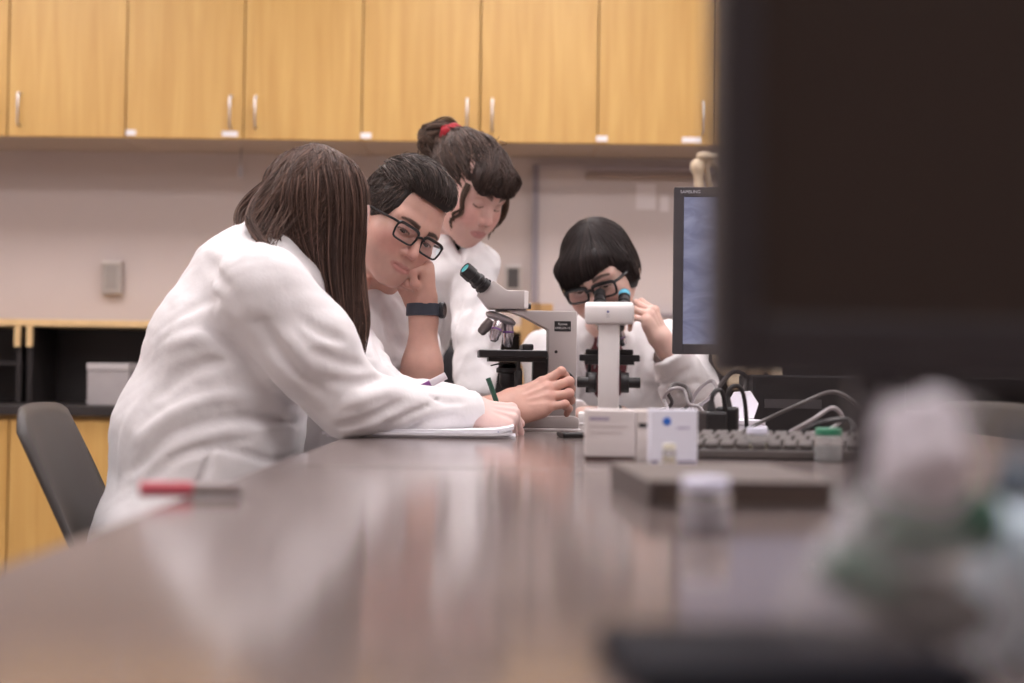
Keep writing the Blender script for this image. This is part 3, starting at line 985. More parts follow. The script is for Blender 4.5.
cd = thing('pull_cord', 'thin grey cord hanging under the wall cabinets', 'cord', (c0[0], 5.30, c1[2]))
MB().tube([(0.006, 0, CB - c1[2]), (0.002, 0, 0.10), (0, 0, 0.045)], 0.0028, 6).build('cord_line', mat('cord_grey', (0.22, 0.19, 0.19), 0.6), cd)
MB().lathe([(0, 0.05), (0.006, 0.046), (0.008, 0.03), (0.008, 0.008), (0.004, 0.0), (0, 0.0)], 12).build('cord_weight', mat('cord_weight', (0.35, 0.32, 0.33), 0.5), cd)

# ------------------------------------------------------------------ the benches
def top_mat():
    m = bpy.data.materials.new('bench_resin'); m.use_nodes = True
    nt = m.node_tree; b = nt.nodes['Principled BSDF']
    tc = nt.nodes.new('ShaderNodeTexCoord')
    n = nt.nodes.new('ShaderNodeTexNoise'); n.inputs['Scale'].default_value = 220; n.inputs['Detail'].default_value = 2
    nt.links.new(tc.outputs['Object'], n.inputs['Vector'])
    cr = nt.nodes.new('ShaderNodeValToRGB')
    cr.color_ramp.elements[0].color = (0.150, 0.120, 0.113, 1); cr.color_ramp.elements[0].position = 0.35
    cr.color_ramp.elements[1].color = (0.210, 0.170, 0.161, 1); cr.color_ramp.elements[1].position = 0.65
    nt.links.new(n.outputs['Fac'], cr.inputs[0]); nt.links.new(cr.outputs[0], b.inputs['Base Color'])
    n2 = nt.nodes.new('ShaderNodeTexNoise'); n2.inputs['Scale'].default_value = 3.0
    nt.links.new(tc.outputs['Object'], n2.inputs['Vector'])
    mr = nt.nodes.new('ShaderNodeMapRange'); mr.inputs['To Min'].default_value = 0.10; mr.inputs['To Max'].default_value = 0.16
    nt.links.new(n2.outputs['Fac'], mr.inputs['Value']); nt.links.new(mr.outputs[0], b.inputs['Roughness'])
    b.inputs['Specular IOR Level'].default_value = 0.5
    return m
BENCH = top_mat()
BX0, BX1 = -0.265, 0.90
def bench(y0, y1, label):
    t = thing('lab_bench', label, 'bench', ((BX0 + BX1) / 2, (y0 + y1) / 2, 0), group='lab benches')
    w = (BX1 - BX0) / 2; d = (y1 - y0) / 2
    MB().box((-w, -d, TZ - 0.032), (w, d, TZ), 0.005, 3).build('bench_top', BENCH, t, smooth=False)
    MB().box((-w + 0.06, -d + 0.05, TZ - 0.11), (w - 0.06, -d + 0.07, TZ - 0.033)).box((-w + 0.06, d - 0.07, TZ - 0.11), (w - 0.06, d - 0.05, TZ - 0.033)).box((-w + 0.06, -d + 0.07, TZ - 0.11), (-w + 0.08, d - 0.07, TZ - 0.033)).box((w - 0.08, -d + 0.07, TZ - 0.11), (w - 0.06, d - 0.07, TZ - 0.033)).build('apron', BLACK_LAM, t, smooth=False)
    for sx in (-1, 1):
        for sy in (-1, 1):
            MB().box((sx * (w - 0.10) - 0.025, sy * (d - 0.09) - 0.025, 0), (sx * (w - 0.10) + 0.025, sy * (d - 0.09) + 0.025, TZ - 0.111), 0.003).build('leg', BLACK_LAM, t, smooth=False)
bench(-0.45, 1.548, 'glossy grey-brown lab bench filling the foreground')
bench(1.552, 3.12, 'glossy grey-brown lab bench carrying the two microscopes')
# ------------------------------------------------------------------ microscopes
GREYP = mat('scope_grey', (0.45, 0.405, 0.395), 0.42, var=0.02, scale=10)
WHITEP = mat('scope_white', (0.80, 0.755, 0.745), 0.4, var=0.02, scale=10)
BLK = mat('black_metal', (0.010, 0.0085, 0.010), 0.38)
BLKP = mat('black_plastic', (0.013, 0.011, 0.012), 0.45)
DARKG = mat('dark_grey_metal', (0.10, 0.09, 0.09), 0.35, metal=0.5)
STEEL = mat('objective_steel', (0.66, 0.62, 0.66), 0.25, metal=0.9)
TEAL = mat('lens_teal', (0.10, 0.60, 0.66), 0.3)
GUN = mat('objective_gunmetal', (0.25, 0.22, 0.22), 0.35, metal=0.6)

def text_mesh(name, body, size, material, parent, M, align='CENTER'):
    cu = bpy.data.curves.new(name + '_cu', 'FONT')
    cu.body = body; cu.size = size; cu.align_x = align; cu.align_y = 'CENTER'; cu.extrude = size * 0.01
    tmp = bpy.data.objects.new(name + '_tmp', cu); COL.objects.link(tmp)
    dg = bpy.context.evaluated_depsgraph_get()
    me = bpy.data.meshes.new_from_object(tmp.evaluated_get(dg))
    bpy.data.objects.remove(tmp); bpy.data.curves.remove(cu)
    me.transform(M)
    me.name = name
    return link(name, me, material, parent)

def orient(c, d):
    return Matrix.Translation(c) @ Vector(d).to_track_quat('Z', 'Y').to_matrix().to_4x4()

def microscope(label, loc, rz, white=False):
    t = thing('microscope', label, 'microscope', loc, rz, 'binocular microscopes')
    bodym = WHITEP if white else GREYP
    S = 547.0
    def q(px, py):
        return ((px - 545) / S, (431 - py) / S)
    cw = 0.0215 if white else 0.027
    # base
    base = MB()
    base.prism([(-0.115, 0.004), (0.062, 0.004), (0.062, 0.024), (0.052, 0.028), (-0.03, 0.026), (-0.105, 0.016), (-0.115, 0.012)], -0.062, 0.062, 'y', 0.004)
    bo = base.build('base', bodym, t, angle=30)
    MB().box((-0.117, -0.064, 0.0), (0.064, 0.064, 0.0045), 0.001, 1).build('base_plate', mat('base_plate_white', (0.75, 0.72, 0.72), 0.4), bo, smooth=False)
    MB().lathe([(0.026, 0.020), (0.026, 0.036), (0.022, 0.040), (0.0, 0.040)], 24, Matrix.Translation((-0.072, 0, 0))).build('field_lamp', BLK, t)
    # column + arm
    if not white:
        pts = [q(505, 309), q(577, 309), (0.0585, 0.02), (0.0055, 0.02), q(548, 328.5), q(522, 315)]
        MB().prism(pts, -cw, cw, 'y', 0.0025).build('arm', bodym, t, angle=30)
    else:
        MB().prism([(0.0585, 0.02), (0.0585, 0.215), (0.0085, 0.215), (0.0085, 0.02)], -cw, cw, 'y', 0.003).build('column', bodym, t, angle=30)
        # wide rounded head carrier seen from behind
        MB().prism([(0.068, 0.212), (0.068, 0.247), (0.058, 0.257), (-0.05, 0.257), (-0.06, 0.25), (-0.06, 0.222), (0.0, 0.212)], -0.0505, 0.0505, 'y', 0.0045).build('arm', bodym, t, angle=30)
        MB().lathe([(0.0, 0.0), (0.0025, 0.0), (0.0025, 0.001), (0.0, 0.001)], 12, Matrix.Translation((0.068, -0.002, 0.236)) @ Matrix.Rotation(math.pi / 2, 4, 'Y')).build('blue_emblem', mat('emblem_blue', (0.05, 0.07, 0.25), 0.4), t)
        for zz, ww in ((0.230, 0.008), (0.2275, 0.006), (0.225, 0.008)):
            MB().box((0.0679, -0.002 - ww / 2, zz - 0.0005), (0.0684, -0.002 + ww / 2, zz + 0.0006)).build('emblem_line', mat('emblem_grey', (0.5, 0.47, 0.47), 0.5), t, smooth=False)
    if not white:
        pl = q(562.5, 324.7)
        MB().box((pl[0] - 0.0155, -cw - 0.0012, pl[1] - 0.0095), (pl[0] + 0.0155, -cw + 0.0005, pl[1] + 0.0095), 0.0004, 1).build('name_plate', BLK, t, smooth=False)
        M = Matrix.Translation((pl[0], -cw - 0.0014, pl[1] + 0.004)) @ Matrix.Rotation(math.pi / 2, 4, 'X')
        tm = mat('plate_letters', (0.75, 0.72, 0.72), 0.5)
        text_mesh('plate_lettering', 'Kyowa', 0.0062, tm, t, M)
        M = Matrix.Translation((pl[0], -cw - 0.0014, pl[1] - 0.0035)) @ Matrix.Rotation(math.pi / 2, 4, 'X')
        text_mesh('plate_lettering', 'UNILUX-12', 0.0058, tm, t, M)
        sc = q(556, 351)
        MB().cyl((sc[0], -cw - 0.001, sc[1]), (sc[0], -cw + 0.003, sc[1]), 0.003, n=12).build('screw', BLK, t)
    # head (prism body with tilted tube face)
    hz = 0.0 if not white else -0.012
    head = MB()
    hp = [q(474.5, 292.5), q(491, 279), q(505, 289), q(526, 289), q(526, 308), q(487, 308)]
    hw = 0.034
    head.prism([(x, z + hz) for x, z in hp], -hw, hw, 'y', 0.003)
    ho = head.build('viewing_head', bodym, t, angle=30)
    if not white:
        e0 = q(522.5, 289.5); e1 = q(526.8, 307.5)
        MB().box((e0[0], -hw - 0.001, e1[1]), (e1[0], hw + 0.001, e0[1]), 0.001, 1).build('head_cap', WHITEP, t, smooth=False)
        k = q(528.5, 304)
        MB().cyl((k[0] - 0.003, 0, k[1]), (k[0] + 0.004, 0, k[1]), 0.006, n=14).build('lock_screw', BLK, t)
    MB().cyl((q(507, 0)[0], 0, q(0, 310.5)[1] + hz * 0.6), (q(507, 0)[0], 0, q(0, 307.5)[1] + hz), 0.024, n=24).build('head_ring', DARKG, t)
    # eyepieces
    a = np.array([q(483, 285.8)[0], 0, q(483, 285.8)[1] + hz]); ax = unit(np.array([-25.5, 0 if white else -14.0, 21.5]))
    cp = MB()
    cp.prism([(-0.0015, -0.0155), (0.0035, -0.0155), (0.0035, 0.0155), (-0.0015, 0.0155)], -hw - 0.001, hw + 0.001, 'y', 0.001,
             M=Matrix.Translation(a) @ Matrix.Rotation(-math.atan2(21.5, -25.5), 4, 'Y'))
    cp.build('tube_plate', BLK, t, smooth=False)
    for s in (-1, 1):
        c = a + np.array([0, s * 0.027, 0])
        M = orient(c, ax) @ Matrix.Diagonal((1, 1, 1.14, 1))
        ep = MB().lathe([(0.0, 0.0), (0.0145, 0.0), (0.0145, 0.008), (0.0118, 0.009), (0.0118, 0.013), (0.0140, 0.0145), (0.0140, 0.020), (0.0118, 0.0215), (0.0112, 0.030), (0.0132, 0.0315), (0.0128, 0.047), (0.0118, 0.049), (0.0092, 0.0485), (0.0088, 0.046)], 28, M).build('eyepiece', BLKP, t)
        MB().lathe([(0.0, 0.0478), (0.0090, 0.0482), (0.0096, 0.0484)], 24, M).build('eyepiece_lens', TEAL, ep)
        if white and s > 0:
            MB().lathe([(0.0135, 0.034), (0.0135, 0.045), (0.0126, 0.046), (0.0126, 0.034)], 24, M).build('blue_ring', mat('ring_blue', (0.10, 0.45, 0.62), 0.35), ep)
    # nosepiece and objectives
    nc = q(500, 316.5); nd = unit(np.array([-0.36, 0, -1.0]))
    Mn = orient((nc[0], 0, nc[1]), nd)
    no = MB().lathe([(0.0, -0.006), (0.022, -0.006), (0.0300, -0.001), (0.0300, 0.0035), (0.026, 0.007), (0.0, 0.009)], 28, Mn).build('nosepiece', DARKG if white else mat('nosepiece_steel', (0.42, 0.39, 0.40), 0.3, metal=0.6), t)
    for (b0, b1, m, yy) in (((489, 321), (478.5, 333), GUN, 0.0), ((497, 323), (491.5, 341), STEEL, -0.016), ((507.5, 323), (507.5, 346.5), STEEL, 0.0), ((497, 323), (491.5, 338), STEEL, 0.018)):
        p0 = np.array([q(*b0)[0], yy, q(*b0)[1]]); p1 = np.array([q(*b1)[0], yy * 1.5, q(*b1)[1]])
        Lh = np.linalg.norm(p1 - p0)
        ob = MB().lathe([(0.0, -0.004), (0.0098, -0.004), (0.0105, 0.004), (0.0105, Lh * 0.55), (0.0092, Lh * 0.62), (0.0092, Lh * 0.85), (0.0055, Lh), (0.0, Lh)], 20, orient(p0, p1 - p0)).build('objective', m, t)
        if m is STEEL:
            MB().lathe([(0.0107, Lh * 0.30), (0.0109, Lh * 0.31), (0.0109, Lh * 0.38), (0.0107, Lh * 0.39)], 20, orient(p0, p1 - p0)).build('colour_ring', mat('ring_violet', (0.25, 0.12, 0.35), 0.4), ob)
    # stage
    s0 = q(477, 350); s1 = q(546, 357.5)
    sh = 0.064
    st = MB().box((s0[0], -sh, s1[1]), (s1[0], sh, s0[1]), 0.0015, 1).build('stage', BLK, t, smooth=False)
    s2 = q(487, 357.5); s3 = q(545, 361.5)
    MB().box((s2[0], -sh + 0.012, s3[1]), (s3[0], sh - 0.012, s2[1])).build('stage_plate', BLK, st, smooth=False)
    c0 = q(521, 343.5); c1 = q(532, 350)
    MB().box((c0[0], -0.052, c1[1]), (c1[0], 0.05, c0[1]), 0.002, 1).build('slide_holder', BLKP, st, smooth=False)
    MB().box((-0.075, -0.038, s0[1]), (-0.049, 0.038, s0[1] + 0.0012)).build('glass_slide', mat('slide_glass', (0.8, 0.82, 0.85), 0.05, trans=0.8), st, smooth=False)
    d0 = q(533, 358); d1 = q(549, 389)
    MB().box((d0[0], -0.02, d1[1]), (d1[0], 0.02, d0[1]), 0.002, 1).build('focus_bracket', BLKP, t, smooth=False)
    cc = q(509, 0)[0]
    MB().lathe([(0.0, 0.0), (0.014, 0.0), (0.018, 0.008), (0.018, 0.026), (0.024, 0.028), (0.024, 0.036), (0.016, 0.040), (0.010, 0.046), (0.0, 0.046)], 24, Matrix.Translation((cc, 0, q(0, 388)[1]))).build('condenser', BLK, t)
    MB().tube([(cc + 0.005, -0.03, q(0, 364)[1]), (cc - 0.015, -0.034, q(0, 363)[1]), (cc - 0.036, -0.036, q(0, 366)[1])], 0.0014, 6).build('iris_lever', BLK, t)
    MB().cyl((cc + 0.015, -0.045, 0.11), (cc + 0.015, -0.045, 0.066), 0.0075, n=16, bev=0.001).cyl((cc + 0.015, -0.045, 0.13), (cc + 0.015, -0.045, 0.11), 0.004, n=10).build('stage_control', BLKP, t)
    # focus knobs on both sides
    kz = 0.089
    for s in (-1, 1):
        kx = 0.034
        kn = MB().lathe([(0.0, 0.0), (0.020, 0.0), (0.0215, 0.002), (0.0215, 0.015), (0.020, 0.017), (0.0, 0.017)], 28, orient((kx, s * (cw + 0.004), kz), (0, s, 0))).build('coarse_knob', BLKP, t)
        MB().lathe([(0.0, 0.0), (0.011, 0.0), (0.0115, 0.022), (0.010, 0.024), (0.0, 0.024)], 22, orient((kx, s * (cw + 0.021), kz), (0, s, 0))).build('fine_knob', BLKP, kn)
    return t

SC1 = P(545, 431, 2.62); SC1[2] = TZ
scope_left = microscope('grey binocular microscope with black stage beside the man\'s hand', (SC1[0] - 0.002, 2.68, TZ), math.radians(3))
SC2 = P(611, 424, 2.95)
scope_right = microscope('white binocular microscope seen from behind, in front of the dark-haired woman', (SC2[0], 3.02, TZ), -math.pi / 2 - 0.10, white=True)

# ------------------------------------------------------------------ monitors
BEZ = mat('monitor_bezel', (0.050, 0.044, 0.050), 0.5)
def monitor(label, loc, rz, w, h, z0, screen, bez=0.018, lower=None, depth=0.03, brand=None, neck_x=0.0, plate=None, nw=0.035):
    """front faces -y; origin on the bench below the panel"""
    t = thing('computer_monitor', label, 'monitor', loc, rz)
    lower = lower or bez
    MB().box((-w / 2, 0.0, z0), (w / 2, depth, z0 + h), 0.004).build('housing', BEZ, t, smooth=False)
    fr = MB()
    fr.box((-w / 2 + 0.001, -0.006, z0 + 0.001), (-w / 2 + bez, 0.0, z0 + h - 0.001), 0.001, 1).box((w / 2 - bez, -0.006, z0 + 0.001), (w / 2 - 0.001, 0.0, z0 + h - 0.001), 0.001, 1)
    fr.box((-w / 2 + bez, -0.006, z0 + h - bez), (w / 2 - bez, 0.0, z0 + h - 0.001), 0.001, 1).box((-w / 2 + bez, -0.006, z0 + 0.001), (w / 2 - bez, 0.0, z0 + lower), 0.001, 1)
    fr.build('bezel', BEZ, t, smooth=False)
    MB().box((-w / 2 + bez, -0.003, z0 + lower), (w / 2 - bez, -0.0005, z0 + h - bez)).build('screen', screen, t, smooth=False)
    MB().box((neck_x - nw, depth + 0.001, 0.0105), (neck_x + nw, depth + 0.022, z0 + h * 0.6), 0.004).build('neck', BEZ, t, smooth=False)
    if plate:
        MB().box((plate[0], plate[2], 0.0), (plate[1], plate[3], 0.011), 0.005, 3).build('stand_base', mat('stand_dark', (0.030, 0.026, 0.028), 0.5), t, smooth=False)
    else:
      MB().lathe([(0.0, 0.0), (0.12, 0.0), (0.12, 0.006), (0.10, 0.012), (0.03, 0.016), (0.0, 0.016)], 36, Matrix.Translation((neck_x, depth + 0.01, 0)) @ Matrix.Diagonal((1, 0.8, 1, 1))).build('stand_base', BEZ, t)
    if brand:
        text_mesh('brand_lettering', brand, 0.0085, mat('brand_grey', (0.55, 0.55, 0.6), 0.4), t, Matrix.Translation((-w / 2 + 0.032, -0.0064, z0 + h - bez * 0.52)) @ Matrix.Rotation(math.pi / 2, 4, 'X'))
    return t
def screen_mat():
    m = bpy.data.materials.new('screen_specimen'); m.use_nodes = True
    nt = m.node_tree; b = nt.nodes['Principled BSDF']
    tc = nt.nodes.new('ShaderNodeTexCoord')
    mp = nt.nodes.new('ShaderNodeMapping'); mp.inputs['Rotation'].default_value = (0, 0.5, 0); mp.inputs['Scale'].default_value = (6, 1, 14)
    n = nt.nodes.new('ShaderNodeTexNoise'); n.inputs['Scale'].default_value = 2.2; n.inputs['Detail'].default_value = 5; n.inputs['Distortion'].default_value = 1.4
    nt.links.new(tc.outputs['Object'], mp.inputs[0]); nt.links.new(mp.outputs[0], n.inputs['Vector'])
    cr = nt.nodes.new('ShaderNodeValToRGB')
    cr.color_ramp.elements[0].position = 0.3; cr.color_ramp.elements[0].color = (0.15, 0.15, 0.25, 1)
    cr.color_ramp.elements[1].position = 0.75; cr.color_ramp.elements[1].color = (0.31, 0.315, 0.45, 1)
    nt.links.new(n.outputs['Fac'], cr.inputs[0])
    b.inputs['Base Color'].default_value = (0.02, 0.02, 0.025, 1); b.inputs['Roughness'].default_value = 0.5
    nt.links.new(cr.outputs[0], b.inputs['Emission Color']); b.inputs['Emission Strength'].default_value = 0.75
    return m
MZ0 = P(676, 354, 2.76)[2] - TZ; MZ1 = P(672, 187, 2.76)[2] - TZ
mx = P(673, 270, 2.76)[0]
MW = 0.50
ang = math.radians(-6)
monitor('black monitor showing a bluish specimen image, behind the cables', (mx + MW / 2 * math.cos(ang), 2.76 + MW / 2 * math.sin(ang), TZ), ang, MW, MZ1 - MZ0, MZ0, screen_mat(), brand='SAMSUNG', bez=0.02)
OFF = mat('screen_off', (0.060, 0.044, 0.037), 0.6, 0.3)
FD = 0.60
fx_plate = -0.235 + 0.082
fx = P(714, 200, FD)[0]; fz = P(800, 381, FD)[2] - TZ
monitor('large dark switched-off monitor filling the right foreground', (fx + 0.235, FD, TZ), math.radians(1.0), 0.47, 0.31, fz, OFF, bez=0.018, lower=0.026, neck_x=P(876, 420, 0.64)[0] - (fx + 0.235), nw=0.011, plate=(fx_plate, 0.16, -0.028, 0.10))

# ------------------------------------------------------------------ chairs
SHELL = mat('chair_shell', (0.060, 0.053, 0.050), 0.5, var=0.04)
def make_chair(label, loc, rz, group='moulded plastic chairs'):
    """faces +x; origin on the floor under the seat centre"""
    t = thing('plastic_chair', label, 'chair', loc, rz, group)
    def shell(fn, nu, nv, th, name):
        V = []; Q = []
        for side in (0, 1):
            for j in range(nv + 1):
                for i in range(nu + 1):
                    p, n = fn(i / nu * 2 - 1, j / nv)
                    V.append(np.array(p) - np.array(n) * th * side)
        n1 = (nu + 1) * (nv + 1)
        idx = lambda i, j, s: s * n1 + j * (nu + 1) + i
        for j in range(nv):
            for i in range(nu):
                Q.append((idx(i, j, 0), idx(i + 1, j, 0), idx(i + 1, j + 1, 0), idx(i, j + 1, 0)))
                Q.append((idx(i, j, 1), idx(i, j + 1, 1), idx(i + 1, j + 1, 1), idx(i + 1, j, 1)))
        for j in range(nv):
            Q.append((idx(0, j, 0), idx(0, j + 1, 0), idx(0, j + 1, 1), idx(0, j, 1)))
            Q.append((idx(nu, j, 0), idx(nu, j, 1), idx(nu, j + 1, 1), idx(nu, j + 1, 0)))
        for i in range(nu):
            Q.append((idx(i, 0, 0), idx(i, 0, 1), idx(i + 1, 0, 1), idx(i + 1, 0, 0)))
            Q.append((idx(i, nv, 0), idx(i + 1, nv, 0), idx(i + 1, nv, 1), idx(i, nv, 1)))
        return mesh_obj(name, V, Q, SHELL, t, smooth=True)
    def back(u, v):
        half = 0.185 + 0.03 * math.sin(v * 2.2)
        x = -0.195 - 0.10 * v ** 1.25 + 0.045 * u * u * (1 - 0.5 * v)
        z = 0.475 + 0.333 * v - 0.008 * u * u * v - 0.030 * abs(u) ** 8 * v
        return (x, u * half, z), unit((1.0, -0.35 * u, 0.28))
    def seat(u, v):
        x = -0.20 + 0.41 * v
        z = 0.455 - 0.02 * math.sin(v * 3.1) + 0.012 * u * u - 0.03 * max(0, v - 0.8) / 0.2
        return (x, u * (0.195 + 0.02 * math.sin(v * 3.1)), z), (0, 0, 1.0)
    shell(back, 14, 16, 0.009, 'backrest')
    shell(seat, 12, 12, 0.009, 'seat')
    fr = MB()
    for s in (-1, 1):
        fr.tube(catmull([(-0.222, s * 0.12, 0.485), (-0.20, s * 0.16, 0.44), (-0.15, s * 0.19, 0.43), (0.12, s * 0.20, 0.43)], 20), 0.009, 8)
    fr.tube([(0.0, -0.205, 0.43), (0.0, 0.205, 0.43)], 0.008, 8)
    fr.build('side_rail', CHROME, t)
    for sx, tx in ((-0.15, -0.23), (0.12, 0.20)):
        for s in (-1, 1):
            lg = MB().tube([(sx, s * 0.2, 0.435), (tx, s * 0.225, 0.012)], 0.010, 8).build('leg', CHROME, t)
            MB().cyl((tx, s * 0.225, 0.0), (tx, s * 0.225, 0.02), 0.014, n=12).build('foot_cap', BLKP, lg)
    return t
make_chair('dark grey moulded chair behind the long-haired woman at the bench', (-0.475, 2.34, -0.0), math.radians(7))
make_chair('dark grey moulded chair in the far right background', (1.02, 3.70, 0), math.radians(205))

# ------------------------------------------------------------------ small things on the bench
def on(px, py):
    return PT(px, py, TZ)
# cardboard box with flap lid + printed lines
c = on(617, 460.5)
b = thing('slide_box', 'pale grey cardboard box with faint printed lines in front of the white microscope', 'box', (c[0], c[1], TZ), math.radians(-2))
sx = 0.064 * c[1] / 1.73 * 0.60
CARD = mat('pale_card', (0.66, 0.60, 0.585), 0.7, var=0.03)
hb = 0.061
MB().box((-0.039, 0.0, 0.004), (0.022, 0.085, hb), 0.001, 1).build('box_body', CARD, b, smooth=False)
MB().box((-0.038, 0.002, 0.0), (0.021, 0.083, 0.0045)).build('box_tray', mat('box_tray_brown', (0.10, 0.05, 0.045), 0.6), b, smooth=False)
MB().box((0.0225, 0.0, 0.0), (0.040, 0.085, hb), 0.001, 1).build('box_end', mat('pale_card_end', (0.62, 0.56, 0.53), 0.7), b, smooth=False)
MB().box((0.026, -0.001, hb - 0.020), (0.036, 0.0005, hb - 0.0155)).build('box_tab', BLK, b, smooth=False)
for z, x0, x1, m in ((hb - 0.009, -0.034, -0.010, mat('print_violet', (0.36, 0.31, 0.40), 0.6)), (hb - 0.0195, -0.034, 0.012, mat('print_grey', (0.52, 0.46, 0.45), 0.6)), (hb - 0.027, -0.034, 0.006, MATS['print_grey'])):
    MB().box((x0, -0.0006, z - (0.0035 if m is MATS['print_violet'] else 0.0009)), (x1, 0.0004, z + 0.0005)).build('printed_line', m, b, smooth=False)
c = on(674, 464)
b = thing('carton', 'small white carton with a round blue mark', 'box', (c[0], c[1], TZ), math.radians(3))
WB = mat('bright_card', (0.80, 0.80, 0.90), 0.6)
MB().box((-0.0275, 0.0, 0.0), (0.0275, 0.03, 0.064), 0.001, 1).build('box_body', WB, b, smooth=False)
MB().cyl((-0.009, -0.0007, 0.050), (-0.009, 0.0005, 0.050), 0.0048, n=20).build('blue_mark', mat('mark_blue', (0.03, 0.16, 0.62), 0.5), b)
MB().box((0.003, -0.0006, 0.0415), (0.018, 0.0004, 0.0433)).build('printed_line', mat('print_lilac', (0.40, 0.36, 0.52), 0.6), b, smooth=False)
for x0, x1 in ((-0.027, -0.019), (0.004, 0.0265)):
    MB().box((x0, -0.0006, 0.001), (x1, 0.0004, 0.0045)).build('printed_band', mat('print_navy', (0.13, 0.12, 0.28), 0.6), b, smooth=False)
# vials
PLV = mat('clear_plastic', (0.86, 0.85, 0.84), 0.12, trans=0.75, ior=1.4)
def vial(px, py, r, h, label, fluid=(0.78, 0.70, 0.45), cap=(0.72, 0.72, 0.85)):
    c = on(px, py)
    t = thing('specimen_vial', label, 'vial', (c[0], c[1], TZ), group='small specimen vials')
    MB().lathe([(0, 0.0005), (r * 0.92, 0.0005), (r, 0.003), (r, h * 0.74), (r * 0.82, h * 0.78), (r * 0.82, h * 0.82)], 20).build('tube_wall', PLV, t)
    MB().lathe([(0, 0.002), (r * 0.85, 0.002), (r * 0.86, h * 0.5), (0, h * 0.5)], 20).build('contents', mat('vial_fluid_%d' % px, fluid, 0.4), t)
    MB().lathe([(0, h), (r * 0.85, h), (r * 0.95, h * 0.97), (r * 0.95, h * 0.80), (0, h * 0.79)], 20).build('cap', mat('vial_cap_%d' % px, cap, 0.45), t)
vial(669, 469, 0.0075, 0.028, 'tiny pale yellow vial standing in front of the white carton', cap=(0.78, 0.74, 0.60))
vial(757, 459, 0.014, 0.040, 'clear vial with yellowish contents and lilac cap beside the keyboard')
vial(705, 532, 0.0165, 0.036, 'stubby clear vial with a pale lilac cap in front of the dark book', fluid=(0.62, 0.60, 0.70), cap=(0.74, 0.74, 0.90))
vial(828, 462, 0.017, 0.042, 'small jar with a green lid beside the plastic bag', fluid=(0.25, 0.28, 0.30), cap=(0.03, 0.20, 0.11))
# keyboard
a = on(692, 462); 
kb = thing('keyboard', 'grey computer keyboard below the tangled cables', 'keyboard', (0, 0, 0))
kx0, kx1, ky0, ky1 = a[0], a[0] + 0.25, 1.78, 1.90
kb.location = ((kx0 + kx1) / 2, (ky0 + ky1) / 2, TZ); kb.rotation_euler = (0, 0, math.radians(-3))
w, d = 0.126, 0.065
MB().prism([(-d, 0.001), (d, 0.001), (d, 0.026), (-d, 0.012)], -w, w, 'x', 0.002).build('case', mat('kb_case', (0.10, 0.085, 0.08), 0.5), kb, smooth=False)
keyme = MB().box((-0.0082, -0.0082, 0), (0.0082, 0.0082, 0.007), 0.0015, 1).build('key', mat('key_cap', (0.11, 0.095, 0.09), 0.6), kb, smooth=False)
first = True
for r in range(6):
    for q_ in range(12):
        x = -w + 0.018 + q_ * 0.0195 + (r % 2) * 0.004; y = -d + 0.014 + r * 0.0198
        ko = keyme if first else keyme.copy()
        if not first:
            COL.objects.link(ko)
        first = False
        ko.parent = kb
        ko.location = (x, y, 0.0125 + (y + d) * 0.108)
        ko.rotation_euler = (math.atan(0.108), 0, 0)
# dark book
c = on(660, 512)
bk = thing('closed_book', 'thick dark grey-brown book lying flat on the near bench', 'book', (0.182, 1.22, TZ), math.radians(3))
MB().box((-0.082, -0.12, 0.0), (0.066, 0.12, 0.003)).box((-0.082, -0.12, 0.019), (0.066, 0.12, 0.022)).box((-0.082, -0.12, 0.003), (-0.077, 0.12, 0.019)).build('cover', mat('book_cover', (0.10, 0.078, 0.072), 0.5, var=0.1), bk, smooth=False)
MB().box((-0.076, -0.115, 0.0035), (0.061, 0.115, 0.0185)).build('pages', mat('book_pages', (0.20, 0.16, 0.14), 0.8), bk, smooth=False)
# black pouch in the near foreground
nc = PT(893, 650, TZ); na_ = math.radians(6); nl = 0.115
nb_ = thing('black_pouch', 'flat black pouch lying on the bench closest to the camera', 'pouch', (nc[0], nc[1], TZ), na_)
MB().box((-nl, -0.085, 0.0), (0.0, 0.0, 0.011), 0.0045, 3).build('pouch_body', mat('pouch_black', (0.008, 0.008, 0.013), 0.75, 0.15), nb_, smooth=False)
MB().tube([(-nl + 0.008, -0.012, 0.0112), (-0.008, -0.012, 0.0112)], 0.0016, 6).build('zip', mat('zip_dark', (0.03, 0.03, 0.035), 0.4), nb_)
# red pen at the bench edge
c = on(163, 497)
rp = thing('red_pen', 'red pen lying at the left edge of the near bench', 'pen', (c[0] + 0.012, c[1], TZ + 0.0065), math.radians(10))
MB().cyl((-0.03, 0, 0), (0.012, 0, 0), 0.006, n=14).build('cap', mat('pen_red', (0.52, 0.07, 0.10), 0.4), rp)
MB().cyl((0.012, 0, 0), (0.05, 0, 0), 0.005, n=14).build('barrel', mat('pen_frost', (0.24, 0.19, 0.18), 0.3), rp)
# black phone near the microscope base
c = on(575, 438)
ph = thing('mobile_phone', 'black phone lying on the bench in front of the grey microscope', 'phone', (c[0] + 0.03, c[1] + 0.03, TZ), math.radians(8))
MB().box((-0.055, -0.032, 0.0), (0.075, 0.032, 0.009), 0.003).build('case', BLKP, ph, smooth=False)
MB().box((-0.05, -0.028, 0.009), (0.07, 0.028, 0.0096)).build('screen', mat('phone_glass', (0.01, 0.01, 0.012), 0.1), ph, smooth=False)
